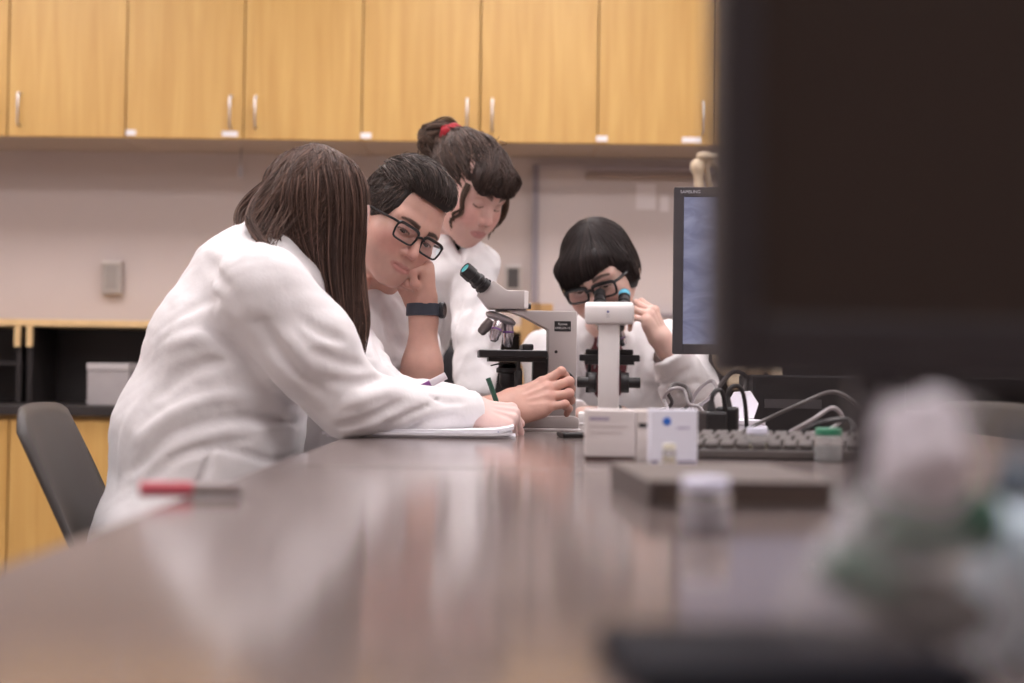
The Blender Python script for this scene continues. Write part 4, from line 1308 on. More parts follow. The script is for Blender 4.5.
# notepad under the writing hand
c = on(516, 439)
npd = thing('notepad', 'white writing pad with a curled edge under the woman\'s hand', 'notepad', (c[0] - 0.155, 2.36, TZ), 0)
V = []; 
for k, (z, dx) in enumerate(((0.0, 0.0), (0.0045, 0.001), (0.0075, -0.001))):
    pass
PAPER = mat('paper_white', (0.80, 0.785, 0.83), 0.75)
for k, (zb_, dx, dy, cu) in enumerate(((0.0003, 0.004, 0.004, 0.000), (0.0048, -0.002, -0.003, 0.002), (0.0094, 0.001, 0.002, 0.0055))):
    top = [(-0.15 + dx, zb_ + 0.0042), (-0.05 + dx, zb_ + 0.0046), (0.06 + dx, zb_ + 0.0042), (0.12 + dx, zb_ + 0.0044 + cu * 0.25), (0.14 + dx, zb_ + 0.0044 + cu * 0.8), (0.150 + dx, zb_ + 0.0044 + cu * 1.3)]
    bot = [(0.1508 + dx, zb_ + cu * 1.2), (0.14 + dx, zb_ + cu * 0.6), (0.12 + dx, zb_ + cu * 0.1), (-0.15 + dx, zb_)]
    MB().prism(top + bot, -0.105 + dy, 0.105 + dy, 'y').build('sheet_bundle', PAPER, npd, smooth=False)
MB().box((0.126, -0.1045, 0.0092), (0.1275, -0.1035, 0.0128)).build('margin_line', mat('margin_blue', (0.35, 0.36, 0.55), 0.6), npd, smooth=False)
# papers by the cables
def paper_sheet(label, pts, name='paper_sheet'):
    V = []
    n = len(pts)
    for s in (0.0, 0.0012):
        V += [np.array(p) + np.array([0, -s, s]) for p in pts]
    Q = [tuple(range(n)), tuple(range(2 * n - 1, n - 1, -1))] + [(i, n + i, n + (i + 1) % n, (i + 1) % n) for i in range(n)]
    return tag(mesh_obj(name, V, Q, mat('paper_cool', (0.80, 0.77, 0.86), 0.7)), label, 'paper')
D0 = 2.27
pst = thing('paper_stack', 'stack of white papers lying behind the black plug', 'paper', (P(752, 425, D0)[0], D0, TZ), math.radians(12))
for i in range(4):
    MB().box((-0.05 - 0.004 * i, -0.01, i * 0.009 + 0.0003), (0.028 - 0.003 * i, 0.20, i * 0.009 + 0.0085), 0.001, 1).build('sheet_bundle', mat('paper_cool', (0.80, 0.77, 0.86), 0.7), pst, smooth=False)
zt = TZ + 0.0365
fold = MB()
cw_ = P(744, 403, D0 + 0.06)
for k in range(6):
    pass
pts = [(-0.024, 0, 0), (0.016, 0, 0), (0.026, 0.012, 0.024), (0.014, 0.020, 0.044), (-0.014, 0.016, 0.042), (-0.028, 0.006, 0.02)]
Vv = [np.array(p) for p in pts] + [np.array(p) + np.array([0.0, 0.0022, 0.0008]) for p in pts]
Qq = [(0, 1, 2, 3), (0, 3, 4, 5), (9, 8, 7, 6), (11, 10, 9, 6)] + [(i, i + 6, (i + 1) % 6 + 6, (i + 1) % 6) for i in range(6)]
fp = tag(mesh_obj('folded_paper', Vv, Qq, mat('paper_cool', (0.8, 0.77, 0.86), 0.7), loc=(cw_[0], D0 + 0.06, zt - 0.0005)), 'bent white paper scrap standing on the paper stack', 'paper')
# cables
CABG = mat('cable_grey', (0.10, 0.088, 0.088), 0.45)
CABL = mat('cable_light', (0.36, 0.33, 0.34), 0.4)
def cable(pix, D, r, m, label, jitter=0.03, seed=1, ends_on=True):
    rr = np.random.default_rng(seed)
    pts = []
    for i, (px, py) in enumerate(pix):
        p = P(px, py, D + rr.uniform(-jitter, jitter))
        p[2] = max(p[2], TZ + r)
        pts.append(p)
    pc = catmull(pts, 10 * len(pts))
    pc[:, 2] = np.maximum(pc[:, 2], TZ + r + 0.0002)
    base = pc[0].copy()
    return tag(MB().tube(pc - base, r, 8).build('power_cable', m, loc=base), label, 'cable', 'tangled cables')
cable([(632, 437), (640, 418), (662, 410), (672, 403), (668, 392), (675, 384), (687, 388), (690, 400), (684, 409), (668, 412)], 2.30, 0.0032, CABG, 'dark cable looping highest on the left of the tangle', 0.02, 3)
cable([(655, 437), (667, 412), (664, 398), (672, 389), (683, 390), (689, 404), (700, 408), (715, 432)], 2.24, 0.0027, CABL, 'light grey cable curling inside the left loop', 0.02, 4)
cable([(688, 432), (692, 402), (700, 388), (712, 381), (716, 392), (704, 402), (696, 411), (720, 435)], 2.34, 0.0031, CABL, 'light grey cable looping highest on the right of the tangle', 0.02, 5)
cable([(700, 433), (706, 405), (718, 388), (733, 372), (746, 378), (742, 400), (738, 426)], 2.53, 0.0040, CABG, 'thick dark cable rising to the big monitor', 0.02, 6)
cable([(740, 433), (765, 420), (800, 404), (832, 392), (856, 405), (872, 432)], 2.1, 0.0030, CABG, 'dark cable arching to the right under the big monitor', 0.02, 8)
cable([(790, 432), (812, 420), (832, 408), (842, 418), (828, 430), (806, 434)], 2.0, 0.0030, CABL, 'light cable coiled on the bench right of the keyboard', 0.02, 9)
cable([(795, 436), (820, 424), (846, 420), (852, 432), (830, 438)], 1.95, 0.0045, BLKP, 'black coiled cable right of the keyboard', 0.02, 10)
# black power adapters among the cables
def adapter(px, py, D, label, rz, tall):
    c = P(px, py, D)
    t = thing('power_adapter', label, 'adapter', (c[0], D, TZ), rz)
    MB().box((-0.017, -0.022, 0.0005), (0.017, 0.022, tall), 0.004).build('case', BLKP, t, smooth=False)
    MB().cyl((0, 0, tall - 0.001), (0, 0, tall + 0.016), 0.008, 0.004, n=12).build('strain_relief', BLKP, t)
    MB().tube(catmull([(0, 0, tall + 0.012), (0.004, 0, tall + 0.028), (0.018, 0.004, tall + 0.03), (0.026, 0.008, tall + 0.008), (0.03, 0.012, 0.01)], 16), 0.0035, 8).build('lead', BLKP, t)
adapter(711, 430, 2.12, 'upright black power adapter left of the white papers', 0.3, 0.052)
adapter(727, 430, 2.16, 'upright black power adapter touching the white papers', -0.2, 0.058)
# small black desktop computer under the big monitor's lower edge
x0_ = P(752, 400, 2.5)[0]; x1_ = P(905, 400, 2.5)[0]
pcx = thing('desktop_computer', 'flat black desktop computer lying behind the keyboard and cables', 'computer', ((x0_ + x1_) / 2, 2.57, TZ))
hw2 = (x1_ - x0_) / 2
MB().box((-hw2, -0.08, 0.004), (hw2, 0.08, 0.108), 0.004).build('case', BLKP, pcx, smooth=False)
MB().box((-hw2 + 0.02, -0.0815, 0.05), (-hw2 + 0.12, -0.0798, 0.066)).build('drive_slot', mat('slot_grey', (0.06, 0.055, 0.058), 0.4), pcx, smooth=False)
for sx_ in (-1, 1):
    for sy_ in (-1, 1):
        MB().cyl((sx_ * (hw2 - 0.03), sy_ * 0.06, 0), (sx_ * (hw2 - 0.03), sy_ * 0.06, 0.0045), 0.008, n=12).build('rubber_foot', BLK, pcx)
# pens
def pen(label, tail, tip, r, mats, name='ballpoint_pen'):
    a = np.array(tail); b2 = np.array(tip); d = b2 - a
    t = thing(name, label, 'pen', tuple(b2))
    a = a - b2; o = np.zeros(3)
    e = a * 1.0
    MB().cyl(e, e * 0.55, r, n=12).build('upper_barrel', mats[0], t)
    MB().cyl(e * 0.55, e * 0.12, r * 0.97, n=12).build('lower_barrel', mats[1], t)
    MB().cyl(e * 0.12, o, r * 0.9, 0.0006, n=12).build('tip', mats[2], t)
    return t

# ------------------------------------------------------------------ near right foreground: bag, bottle
BAGM = bpy.data.materials.new('thin_plastic'); BAGM.use_nodes = True
nt = BAGM.node_tree
for nn in list(nt.nodes):
    nt.nodes.remove(nn)
out = nt.nodes.new('ShaderNodeOutputMaterial'); m1 = nt.nodes.new('ShaderNodeMixShader'); m2 = nt.nodes.new('ShaderNodeMixShader')
tr = nt.nodes.new('ShaderNodeBsdfTransparent'); tl = nt.nodes.new('ShaderNodeBsdfTranslucent'); df = nt.nodes.new('ShaderNodeBsdfDiffuse'); gl = nt.nodes.new('ShaderNodeBsdfGlossy')
tl.inputs[0].default_value = (0.80, 0.78, 0.82, 1); df.inputs[0].default_value = (0.80, 0.77, 0.78, 1); gl.inputs['Roughness'].default_value = 0.15
ma = nt.nodes.new('ShaderNodeMixShader'); ma.inputs[0].default_value = 0.5
nt.links.new(tl.outputs[0], ma.inputs[1]); nt.links.new(df.outputs[0], ma.inputs[2])
m1.inputs[0].default_value = 0.20
nt.links.new(tr.outputs[0], m1.inputs[1]); nt.links.new(ma.outputs[0], m1.inputs[2])
m2.inputs[0].default_value = 0.06
nt.links.new(m1.outputs[0], m2.inputs[1]); nt.links.new(gl.outputs[0], m2.inputs[2]); nt.links.new(m2.outputs[0], out.inputs[0])
BD = 0.50
bc = P(893, 600, BD)
bag = thing('plastic_bag', 'gathered clear plastic bag of green samples below the large monitor', 'bag', (bc[0], BD, TZ))
zt = P(925, 400, BD)[2] - TZ
xo = P(925, 400, BD)[0] - bc[0]
V = []; Q = []
nr, na = 26, 48
rr = np.random.default_rng(5)
for j in range(nr + 1):
    v = j / nr
    z = 0.0008 + v * zt
    prof = np.interp(v, [0, 0.05, 0.2, 0.4, 0.55, 0.68, 0.78, 0.9, 1.0], [0.030, 0.039, 0.042, 0.034, 0.022, 0.014, 0.011, 0.014, 0.017])
    cx = xo * v ** 1.3
    for i in range(na):
        a = 2 * math.pi * i / na
        w = prof * (1 + 0.10 * math.sin(5 * a + 3 * v) * (0.4 + v) + 0.06 * math.sin(11 * a - 6 * v) + 0.05 * math.sin(3 * a + 9 * v))
        V.append((cx + w * math.cos(a), w * 0.8 * math.sin(a), z))
for j in range(nr):
    for i in range(na):
        Q.append((j * na + i, j * na + (i + 1) % na, (j + 1) * na + (i + 1) % na, (j + 1) * na + i))
V.append((0, 0, 0.0008)); 
for i in range(na):
    Q.append((len(V) - 1, (i + 1) % na, i))
mesh_obj('bag_film', V, Q, BAGM, bag, smooth=True)
# crumpled white paper tuft in the bag neck
tuft = MB()
for k in range(9):
    a = k * 0.7
    tuft.ball((xo * 0.93 + 0.0065 * math.cos(a * 2.1), 0.006 * math.sin(a * 1.7), zt * (0.66 + 0.033 * k)), (0.0105, 0.008, 0.011), 10, Matrix.Rotation(a, 3, 'Y'))
tuft.build('tissue_tuft', mat('tissue_white', (0.82, 0.78, 0.84), 0.8), bag)
GRN = mat('green_sample', (0.012, 0.085, 0.045), 0.5, var=0.15, scale=60)
def leaf_lump(c, r, rot, label, m=GRN):
    F = Field(np.array([-0.03] * 3), np.array([0.03] * 3), 0.0016)
    F.ell((0, 0, 0), r, 0)
    F.noise(0.002, 160, seed=int(c[0] * 9999) % 97)
    V, Q = F.mesh()
    M = np.array(Matrix.Translation(c) @ Matrix.Rotation(rot, 4, 'Y'))
    o = big_mesh('green_sample', xf(V, M), Q, m, None)
    o.location = (0, 0, 0)
    return tag(o, label, 'sample', 'samples in the bag')
bx, by = bc[0], BD
leaf_lump((bx - 0.013, by - 0.008, TZ + 0.034), (0.017, 0.010, 0.008), 0.3, 'small green sample low on the left in the plastic bag')
leaf_lump((bx + 0.019, by + 0.004, TZ + 0.050), (0.024, 0.014, 0.012), -0.2, 'larger dark green sample high in the plastic bag')
leaf_lump((bx + 0.014, by + 0.002, TZ + 0.022), (0.020, 0.013, 0.011), 0.1, 'dark brown-green sample at the bottom of the plastic bag', mat('brown_sample', (0.030, 0.024, 0.018), 0.6, var=0.2, scale=50))
# pale blue bottle at the frame edge
c = P(1032, 575, 0.52)
bt = thing('plastic_bottle', 'pale blue squeeze bottle at the right edge beside the bag', 'bottle', (c[0] - 0.001, 0.53, TZ))
MB().lathe([(0, 0.0005), (0.017, 0.0005), (0.019, 0.003), (0.019, 0.046), (0.015, 0.053), (0.009, 0.057), (0.009, 0.060)], 28).build('bottle_wall', mat('bottle_blue', (0.62, 0.76, 0.86), 0.3), bt)
MB().lathe([(0.0, 0.0605), (0.0105, 0.0605), (0.0105, 0.069), (0.004, 0.074), (0.0025, 0.086), (0, 0.086)], 20).build('nozzle_cap', mat('bottle_cap', (0.10, 0.13, 0.17), 0.4), bt)

# ------------------------------------------------------------------ skeleton model behind the monitor
BONE = mat('bone_ivory', (0.62, 0.50, 0.36), 0.55, var=0.06, scale=30)
SD = 4.35
s0 = P(698, 166, SD)
sk = thing('skeleton_model', 'ivory skeleton model on a stand behind the bluish monitor', 'skeleton', (s0[0] + 0.19, SD, 0))
o = np.array([s0[0] + 0.19, SD, 0])
def sdf_part(name, fn, lo, hi, h=0.004):
    F = Field(np.array(lo) - o * 0, np.array(hi), h)
    fn(F); V, Q = F.mesh()
    return big_mesh(name, V, Q, BONE, sk)
zs = s0[2]
def humerus(F, s=-1):
    x = s * 0.19
    F.ell((x, 0, zs), (0.022, 0.024, 0.024), 0.0)
    F.chain([(x, 0, zs - 0.005), (x - s * 0.006, 0.004, zs - 0.06), (x + s * 0.004, 0.01, zs - 0.18), (x, 0.01, zs - 0.30)], [0.018, 0.012, 0.0105, 0.014], 0.012)
    F.ell((x, 0.01, zs - 0.305), (0.026, 0.014, 0.014), 0.012)
def scapula(F, s=-1):
    x = s * 0.165
    F.chain([(x, 0.01, zs + 0.025), (x - s * 0.05, 0.03, zs + 0.0), (x - s * 0.075, 0.05, zs - 0.1)], [0.013, 0.010, 0.006], 0.01)
    F.chain([(x, 0.01, zs + 0.022), (x - s * 0.02, 0.035, zs - 0.06), (x - s * 0.075, 0.05, zs - 0.11)], [0.011, 0.009, 0.006], 0.01)
    F.chain([(x, -0.01, zs + 0.03), (x - s * 0.06, -0.035, zs + 0.022), (x - s * 0.15, -0.05, zs + 0.015)], [0.011, 0.008, 0.010], 0.008)
    F.ell((x + s * 0.008, -0.004, zs + 0.031), (0.024, 0.017, 0.011), 0.01)
for s in (-1, 1):
    x = s * 0.19
    sdf_part('humerus', lambda F: humerus(F, s), (x - 0.05, -0.05, zs - 0.34), (x + 0.05, 0.06, zs + 0.04))
    sdf_part('shoulder_bones', lambda F: scapula(F, s), (min(s * 0.2, s * 0.0) - 0.02, -0.08, zs - 0.14), (max(s * 0.2, s * 0.0) + 0.02, 0.08, zs + 0.06))
    for k in range(8):
        z = zs - 0.02 - 0.032 * k; rx = 0.075 + 0.055 * math.sin((k + 1.5) / 9 * 2.4)
        MB().tube(catmull([(s * 0.012, 0.07, z), (s * rx * 0.75, 0.075, z - 0.008), (s * rx, 0.01, z - 0.035), (s * rx * 0.75, -0.065, z - 0.065), (s * 0.018, -0.085, z - 0.055)], 18), 0.0055, 6).build('rib', BONE, sk)
MB().tube([(0, -0.087, zs - 0.03), (0, -0.09, zs - 0.22)], 0.012, 8).build('sternum', BONE, sk)
vproto = None
for k in range(22):
    z = zs + 0.10 - 0.03 * k
    if vproto is None:
        vproto = MB().cyl((0, 0, -0.011), (0, 0, 0.011), 0.018, n=12, bev=0.003).box((-0.03, 0.012, -0.004), (0.03, 0.022, 0.004)).build('vertebra', BONE, sk)
        v = vproto
    else:
        v = vproto.copy(); COL.objects.link(v); v.parent = sk
    v.location = (0, 0.065, z)
sdf_part('skull', lambda F: (F.ell((0, 0.03, zs + 0.24), (0.07, 0.09, 0.08), 0), F.ell((0, -0.03, zs + 0.18), (0.05, 0.05, 0.06), 0.03), F.ell((-0.03, -0.085, zs + 0.205), (0.018, 0.03, 0.017), 0.006, 'sub'), F.ell((0.03, -0.085, zs + 0.205), (0.018, 0.03, 0.017), 0.006, 'sub'), F.ell((0, -0.085, zs + 0.175), (0.01, 0.02, 0.014), 0.004, 'sub')), (-0.09, -0.11, zs + 0.10), (0.09, 0.14, zs + 0.34))
sdf_part('pelvis', lambda F: [(F.ell((s_ * 0.075, 0.05, zs - 0.58), (0.055, 0.02, 0.065), 0.01), F.chain([(s_ * 0.06, 0.04, zs - 0.6), (s_ * 0.07, 0.0, zs - 0.66), (s_ * 0.015, -0.04, zs - 0.66)], [0.02, 0.018, 0.012], 0.02), F.ell((0, 0.07, zs - 0.58), (0.04, 0.02, 0.06), 0.02)) for s_ in (-1, 1)], (-0.16, -0.08, zs - 0.72), (0.16, 0.11, zs - 0.48))
MB().cyl((0, 0.095, 0.03), (0, 0.095, zs + 0.12), 0.011, n=14).build('stand_pole', CHROME, sk)
MB().lathe([(0, 0), (0.2, 0), (0.2, 0.015), (0.03, 0.03), (0, 0.03)], 32, Matrix.Translation((0, 0.095, 0))).build('stand_base', BLKP, sk)
# ------------------------------------------------------------------ people
YAX = (0, 1, 0)
XAX = (1, 0, 0)
TROUSER = mat('trouser_cloth', (0.035, 0.034, 0.040), 0.85, var=0.1, scale=40)
SHOE = mat('shoe_leather', (0.03, 0.027, 0.026), 0.5)

def keep(o):
    """parts are modelled in world coordinates; give them the person as parent without moving them"""
    if o.parent is not None:
        o.matrix_parent_inverse = Matrix.Translation(-Vector(o.parent.location))
    return o

def field_for(points, pad, h):
    p = np.array(points)
    return Field(p.min(0) - pad, p.max(0) + pad, h)

def cloth(F, name, material, parent):
    V, Q = F.mesh()
    return keep(big_mesh(name, V, Q, material, parent))

def legs(parent, hipL, hipR, kneeL, kneeR, footL, footR, toe, rt=0.085, material=TROUSER):
    pts = [hipL, hipR, kneeL, kneeR, footL, footR]
    F = field_for(pts, 0.14, 0.008)
    F.rc(hipL, hipR, 0.105, 0.105, 0.02)
    for hp, kn, ft in ((hipL, kneeL, footL), (hipR, kneeR, footR)):
        hp, kn, ft = (np.asarray(v, float) for v in (hp, kn, ft))
        F.rc(hp, kn, rt, 0.058, 0.03)
        F.rc(kn, ft + [0, 0, 0.06], 0.056, 0.040, 0.02)
    F.noise(0.003, 40, 3)
    cloth(F, 'trousers', material, parent)
    toe = unit(toe)
    for ft in (footL, footR):
        ft = np.asarray(ft, float)
        G = field_for([ft, ft + toe * 0.2], 0.07, 0.006)
        G.ell(ft + [0, 0, 0.05], (0.038, 0.038, 0.04), 0)
        G.rc(ft + np.array([0, 0, 0.032]) - toe * 0.03, ft + np.array([0, 0, 0.030]) + toe * 0.14, 0.034, 0.030, 0.02)
        G.plane((0, 0, 0.002), (0, 0, -1))
        cloth(G, 'shoe', SHOE, parent)

# ================================================================== 1. woman with long hair, near left
D = 2.36
wa = thing('person', 'woman in a white lab coat with long straight brown hair, writing at the bench', 'person', (-0.5, D, 0))
t0 = P(205, 525, D); t1 = P(209, 440, D); t2 = P(236, 352, D); t3 = P(258, 287, D); t4 = P(284, 246, D + 0.01)
shR = P(262, 292, 2.185); elR = P(350, 400, 2.25); fmR = P(420, 412, 2.31); wrR = P(474, 410, 2.37)
shL = P(300, 287, 2.53); elL = P(360, 410, 2.55); wrL = P(402, 414, 2.50)
hipR = np.array([-0.53, 2.26, 0.555]); hipL = np.array([-0.53, 2.46, 0.555])
kneeR = np.array([-0.12, 2.22, 0.57]); kneeL = np.array([-0.12, 2.52, 0.57])
F = Field((-0.80, 1.98, 0.40), (0.02, 2.72, 1.16), 0.005)
F.chain([t0 - [0, 0, 0.10], t0, t1, t2, t3, t4], [0.155, 0.158, 0.148, 0.138, 0.108, 0.055], 0.03, sq=(YAX, 1.22))
F.rc(shR + [0, 0.03, 0], shL, 0.072, 0.072, 0.05)
# skirt of the coat over the thighs
for hp, kn in ((hipR, kneeR), (hipL, kneeL)):
    F.rc(hp, hp + (kn - hp) * 0.75, 0.105, 0.082, 0.05)
F.rc(hipR, hipL, 0.13, 0.13, 0.05)
# sleeves
F.chain([shR, shR + (elR - shR) * 0.5, elR], [0.074, 0.073, 0.056], 0.022)
F.chain([elR, fmR, wrR], [0.054, 0.037, 0.0335], 0.02)
F.chain([shL, elL, wrL], [0.07, 0.05, 0.032], 0.03)
# collar
F.rc(P(266, 226, 2.30), P(268, 224, 2.45), 0.026, 0.026, 0.02)
F.rc(P(280, 250, 2.27), P(266, 226, 2.31), 0.024, 0.024, 0.02)
# cuff opening
dR = unit(wrR - fmR)
F.cut(wrR + dR * 0.004, dR, 0.06)
F.rc(wrR - dR * 0.012, wrR + dR * 0.04, 0.0235, 0.0255, 0.003, 'sub')
dL = unit(wrL - elL); F.cut(wrL, dL, 0.06)
# folds seen on the near side
for pix, amp, w in (
    ([(262, 318), (275, 345), (300, 372), (325, 395)], -0.012, 0.016), ([(205, 330), (235, 352), (275, 385), (300, 408)], -0.011, 0.014),
    ([(135, 470), (165, 440), (205, 424), (255, 418), (300, 424)], -0.012, 0.013), ([(135, 445), (170, 415), (215, 398), (262, 398)], 0.009, 0.014),
    ([(130, 495), (170, 462), (210, 447), (250, 440)], -0.009, 0.012), ([(150, 400), (185, 372), (228, 360)], -0.008, 0.016),
    ([(165, 350), (195, 338), (225, 345)], 0.006, 0.016), ([(205, 262), (225, 285), (240, 315)], -0.006, 0.016),
    ([(178, 318), (205, 300), (228, 300)], -0.005, 0.014),
    ([(212, 448), (206, 470), (195, 492)], -0.008, 0.009), ([(212, 448), (240, 452), (275, 462), (300, 452)], -0.010, 0.009),
    ([(120, 480), (125, 440), (140, 400)], 0.006, 0.014),
    # sleeve
    ([(300, 318), (322, 332), (345, 342)], -0.008, 0.012), ([(312, 350), (340, 362), (365, 366)], -0.009, 0.012), ([(322, 380), (352, 384), (385, 378)], -0.011, 0.011),
    ([(340, 405), (365, 398), (400, 388)], 0.007, 0.012), ([(335, 425), (370, 418), (405, 400)], -0.010, 0.010), ([(375, 430), (400, 418), (432, 404)], -0.007, 0.008),
    ([(405, 430), (430, 420), (462, 416)], -0.006, 0.008), ([(420, 396), (445, 402), (465, 401)], -0.004, 0.007), ([(280, 330), (300, 352), (312, 380)], 0.006, 0.014)):
    F.fold(pix, amp * 1.55, w * 0.76)
F.noise(0.0030, 26, 11)
F.noise(0.0011, 50, 12, ridged=True)
F.plane((0, 0, 0.46), (0, 0, -1))
Fcoat = F
keep(cloth(F, 'lab_coat', CLOTH, wa))
# head
HA = head_matrix(P(315, 221, 2.385), 80, 25, 0)
RA = HA[:3, :3].copy()
HA[:3, :3] *= 0.93
hf, V, Q = sculpt_head(lids=1.0, neck_to=to_local(HA, t4 + np.array([-0.02, 0, -0.03])), neck_r=0.048)
SA = (0.70, 0.47, 0.42)
C = tint_head(V, SA, (0.50, 0.22, 0.21), brow=(0.10, 0.06, 0.045), cheek=(0.66, 0.36, 0.33))
pieces = [(xf(V, HA), Q, C)]
# writing hand: little-finger side and back towards the camera
hw_ = wrR - dR * 0.012
V, Q, tips, ch, tp = sculpt_hand(hw_, (1.0, 0.25, -0.16), (0.1, -0.62, 0.78), -1, [(52, 62, 30), (62, 70, 35), (70, 78, 40), (76, 80, 40)],
    [(0.02, 0.022, -0.010), (0.055, 0.034, -0.030), (0.085, 0.024, -0.044), (0.108, 0.010, -0.048)], 0.86, forearm=fmR, fa=0.72)
pieces.append((V, Q, tint_hand(V, (0.70, 0.50, 0.465), (0.70, 0.42, 0.38), tips, ch, None, None)))
gripA = (ch[0][0][3] + tp[3]) / 2
V, Q, tips, ch, tp = sculpt_hand(wrL - dL * 0.012, (0.95, -0.1, 0.05), (0.0, 0.3, 0.95), 1, [(45, 60, 30), (60, 70, 35), (68, 75, 40), (70, 78, 40)],
    [(0.02, 0.022, -0.010), (0.055, 0.034, -0.030), (0.085, 0.024, -0.044), (0.108, 0.010, -0.048)], 0.86, h=0.0025, forearm=elL * 0.4 + wrL * 0.6, fa=0.7)
pieces.append((V, Q, tint_hand(V, (0.70, 0.50, 0.465), (0.70, 0.42, 0.38), tips, ch, None, None)))
gripL = (ch[0][0][2] + tp[3]) / 2
I = Field((-0.80, 1.98, 0.40), (0.02, 2.72, 1.16), 0.012)
I.chain([t0, t1, t2, t3, t4], [0.12, 0.11, 0.10, 0.08, 0.045], 0.03, sq=(YAX, 1.2)).chain([shR, elR, wrR - dR * 0.04], [0.045, 0.034, 0.018], 0.02).chain([shL, elL, wrL - dL * 0.04], [0.045, 0.034, 0.018], 0.02)
V, Q = I.mesh(); pieces.append((V, Q, np.array(SA)))
V, Q, C = merge(pieces)
keep(big_mesh('body', V, Q, SKIN, wa, C))
legs(wa, hipL, hipR, kneeL, kneeR, (-0.08, 2.52, 0), (-0.10, 2.22, 0), (1, 0, 0))
# hair
LK = [
    ([(322, 158, 2.36), (348, 175, 2.335), (358, 205, 2.315), (356, 240, 2.32), (359, 290, 2.33), (364, 325, 2.34), (362, 358, 2.34)], [0.020, 0.022, 0.014, 0.013, 0.014, 0.012, 0.005], 220),
    ([(320, 156, 2.35), (344, 172, 2.30), (352, 212, 2.29), (350, 265, 2.315), (352, 318, 2.335), (355, 358, 2.34)], [0.022, 0.027, 0.025, 0.024, 0.019, 0.006], 330),
    ([(316, 155, 2.345), (331, 170, 2.285), (336, 212, 2.275), (335, 265, 2.305), (341, 315, 2.33), (348, 354, 2.34)], [0.022, 0.030, 0.028, 0.026, 0.019, 0.007], 340),
    ([(311, 155, 2.345), (315, 174, 2.285), (316, 214, 2.275), (319, 258, 2.305), (330, 303, 2.33), (342, 345, 2.34)], [0.022, 0.030, 0.030, 0.026, 0.019, 0.009], 340),
    ([(305, 157, 2.345), (298, 178, 2.29), (294, 213, 2.28), (303, 252, 2.295), (320, 290, 2.32), (336, 330, 2.34)], [0.022, 0.030, 0.030, 0.026, 0.021, 0.011], 320),
    ([(300, 160, 2.355), (288, 184, 2.30), (276, 211, 2.285), (281, 240, 2.28), (300, 264, 2.29), (322, 296, 2.32)], [0.020, 0.026, 0.025, 0.021, 0.017, 0.011], 260),
    ([(296, 162, 2.365), (276, 186, 2.325), (259, 206, 2.30), (253, 226, 2.26), (268, 248, 2.215), (292, 266, 2.20)], [0.017, 0.020, 0.017, 0.012, 0.008, 0.004], 150),
    ([(293, 164, 2.385), (270, 188, 2.375), (252, 204, 2.365), (241, 214, 2.35), (240, 226, 2.33), (247, 242, 2.30)], [0.015, 0.016, 0.012, 0.009, 0.007, 0.003], 90),
    ([(288, 168, 2.39), (262, 187, 2.385), (245, 200, 2.375), (236, 214, 2.36), (234, 226, 2.34)], [0.010, 0.010, 0.006, 0.005, 0.003], 26),
    ([(322, 160, 2.43), (346, 182, 2.455), (356, 216, 2.48), (354, 270, 2.47), (354, 330, 2.45)], [0.020, 0.025, 0.022, 0.020, 0.010], 80),
    ([(308, 158, 2.43), (316, 180, 2.48), (316, 216, 2.49), (324, 262, 2.48), (340, 320, 2.45)], [0.020, 0.026, 0.025, 0.022, 0.010], 80),
    ([(304, 164, 2.42), (290, 192, 2.445), (280, 216, 2.45), (282, 244, 2.46), (300, 280, 2.48)], [0.020, 0.026, 0.024, 0.02, 0.010], 80),
]
M_ = Field((-0.52, 2.16, 0.83), (-0.17, 2.56, 1.30), 0.004)
Minv = np.linalg.inv(HA)
cap = HA @ np.array([0, -0.016, 0.037, 1.0])
M_.ell(cap[:3], (0.0755, 0.0935, 0.0850), 0, R=RA)
paths = []
for ctrl, rad, n in LK:
    cw = np.array([P(*c) for c in ctrl])
    cc = catmull(cw, 16); rr = np.interp(np.linspace(0, 1, 16), np.linspace(0, 1, len(rad)), rad)
    if n > 100 or ctrl[0][2] > 2.40:
        M_.chain(cc[:-2], rr[:-2] * 0.62, 0.012)
    paths.append(lock(cw, rad, n, 16, jitter=0.25))
# keep the face clear
fc = HA @ np.array([0, 0.085, -0.02, 1.0])
M_.ell(fc[:3], (0.055, 0.05, 0.075), 0.01, 'sub', R=RA)
V, Q = M_.mesh()
hp = [(V, Q, np.array((0.050, 0.029, 0.023)))]
paths = np.concatenate(paths)
hp.append(strands_mesh(paths, 0.0010, 0.0005, tones(len(paths), (0.105, 0.062, 0.048), 0.42)))
n = 1300
th = rng.uniform(-1, 1, n)
ends = np.stack([np.where(rng.uniform(size=n) < 0.75, 1, -1) * rng.uniform(0.75, 1, n), rng.uniform(-1.0, 0.55, n), rng.uniform(-0.5, 0.1, n)], 1)
st = np.stack([rng.normal(0, 0.10, n), rng.uniform(-0.35, 0.45, n), np.full(n, 1.0)], 1)
R3 = RA
sp = surface_strands(M_, (HA @ np.array([0, -0.02, 0.03, 1.0]))[:3], st @ R3.T, ends @ R3.T, 12, lift=0.004)
hp.append(strands_mesh(sp, 0.0010, 0.0006, tones(n, (0.100, 0.060, 0.046), 0.42)))
st = rng.normal(size=(5200, 3)); st /= np.linalg.norm(st, axis=1, keepdims=True)
st = st[(st[:, 1] < 0.5) & (st[:, 2] > -0.5)]                 # the whole scalp, combed down
st = st @ R3.T
en = st + np.array([0.0, 0.0, -0.55]) + rng.normal(0, 0.05, st.shape)
sp = surface_strands(M_, (HA @ np.array([0, -0.02, 0.03, 1.0]))[:3], st, en, 8, lift=0.004)
hp.append(strands_mesh(sp, 0.0010, 0.0006, tones(len(sp), (0.092, 0.055, 0.043), 0.42)))
V, Q, C = merge(hp)
keep(big_mesh('hair', V, Q, HAIR, wa, C))
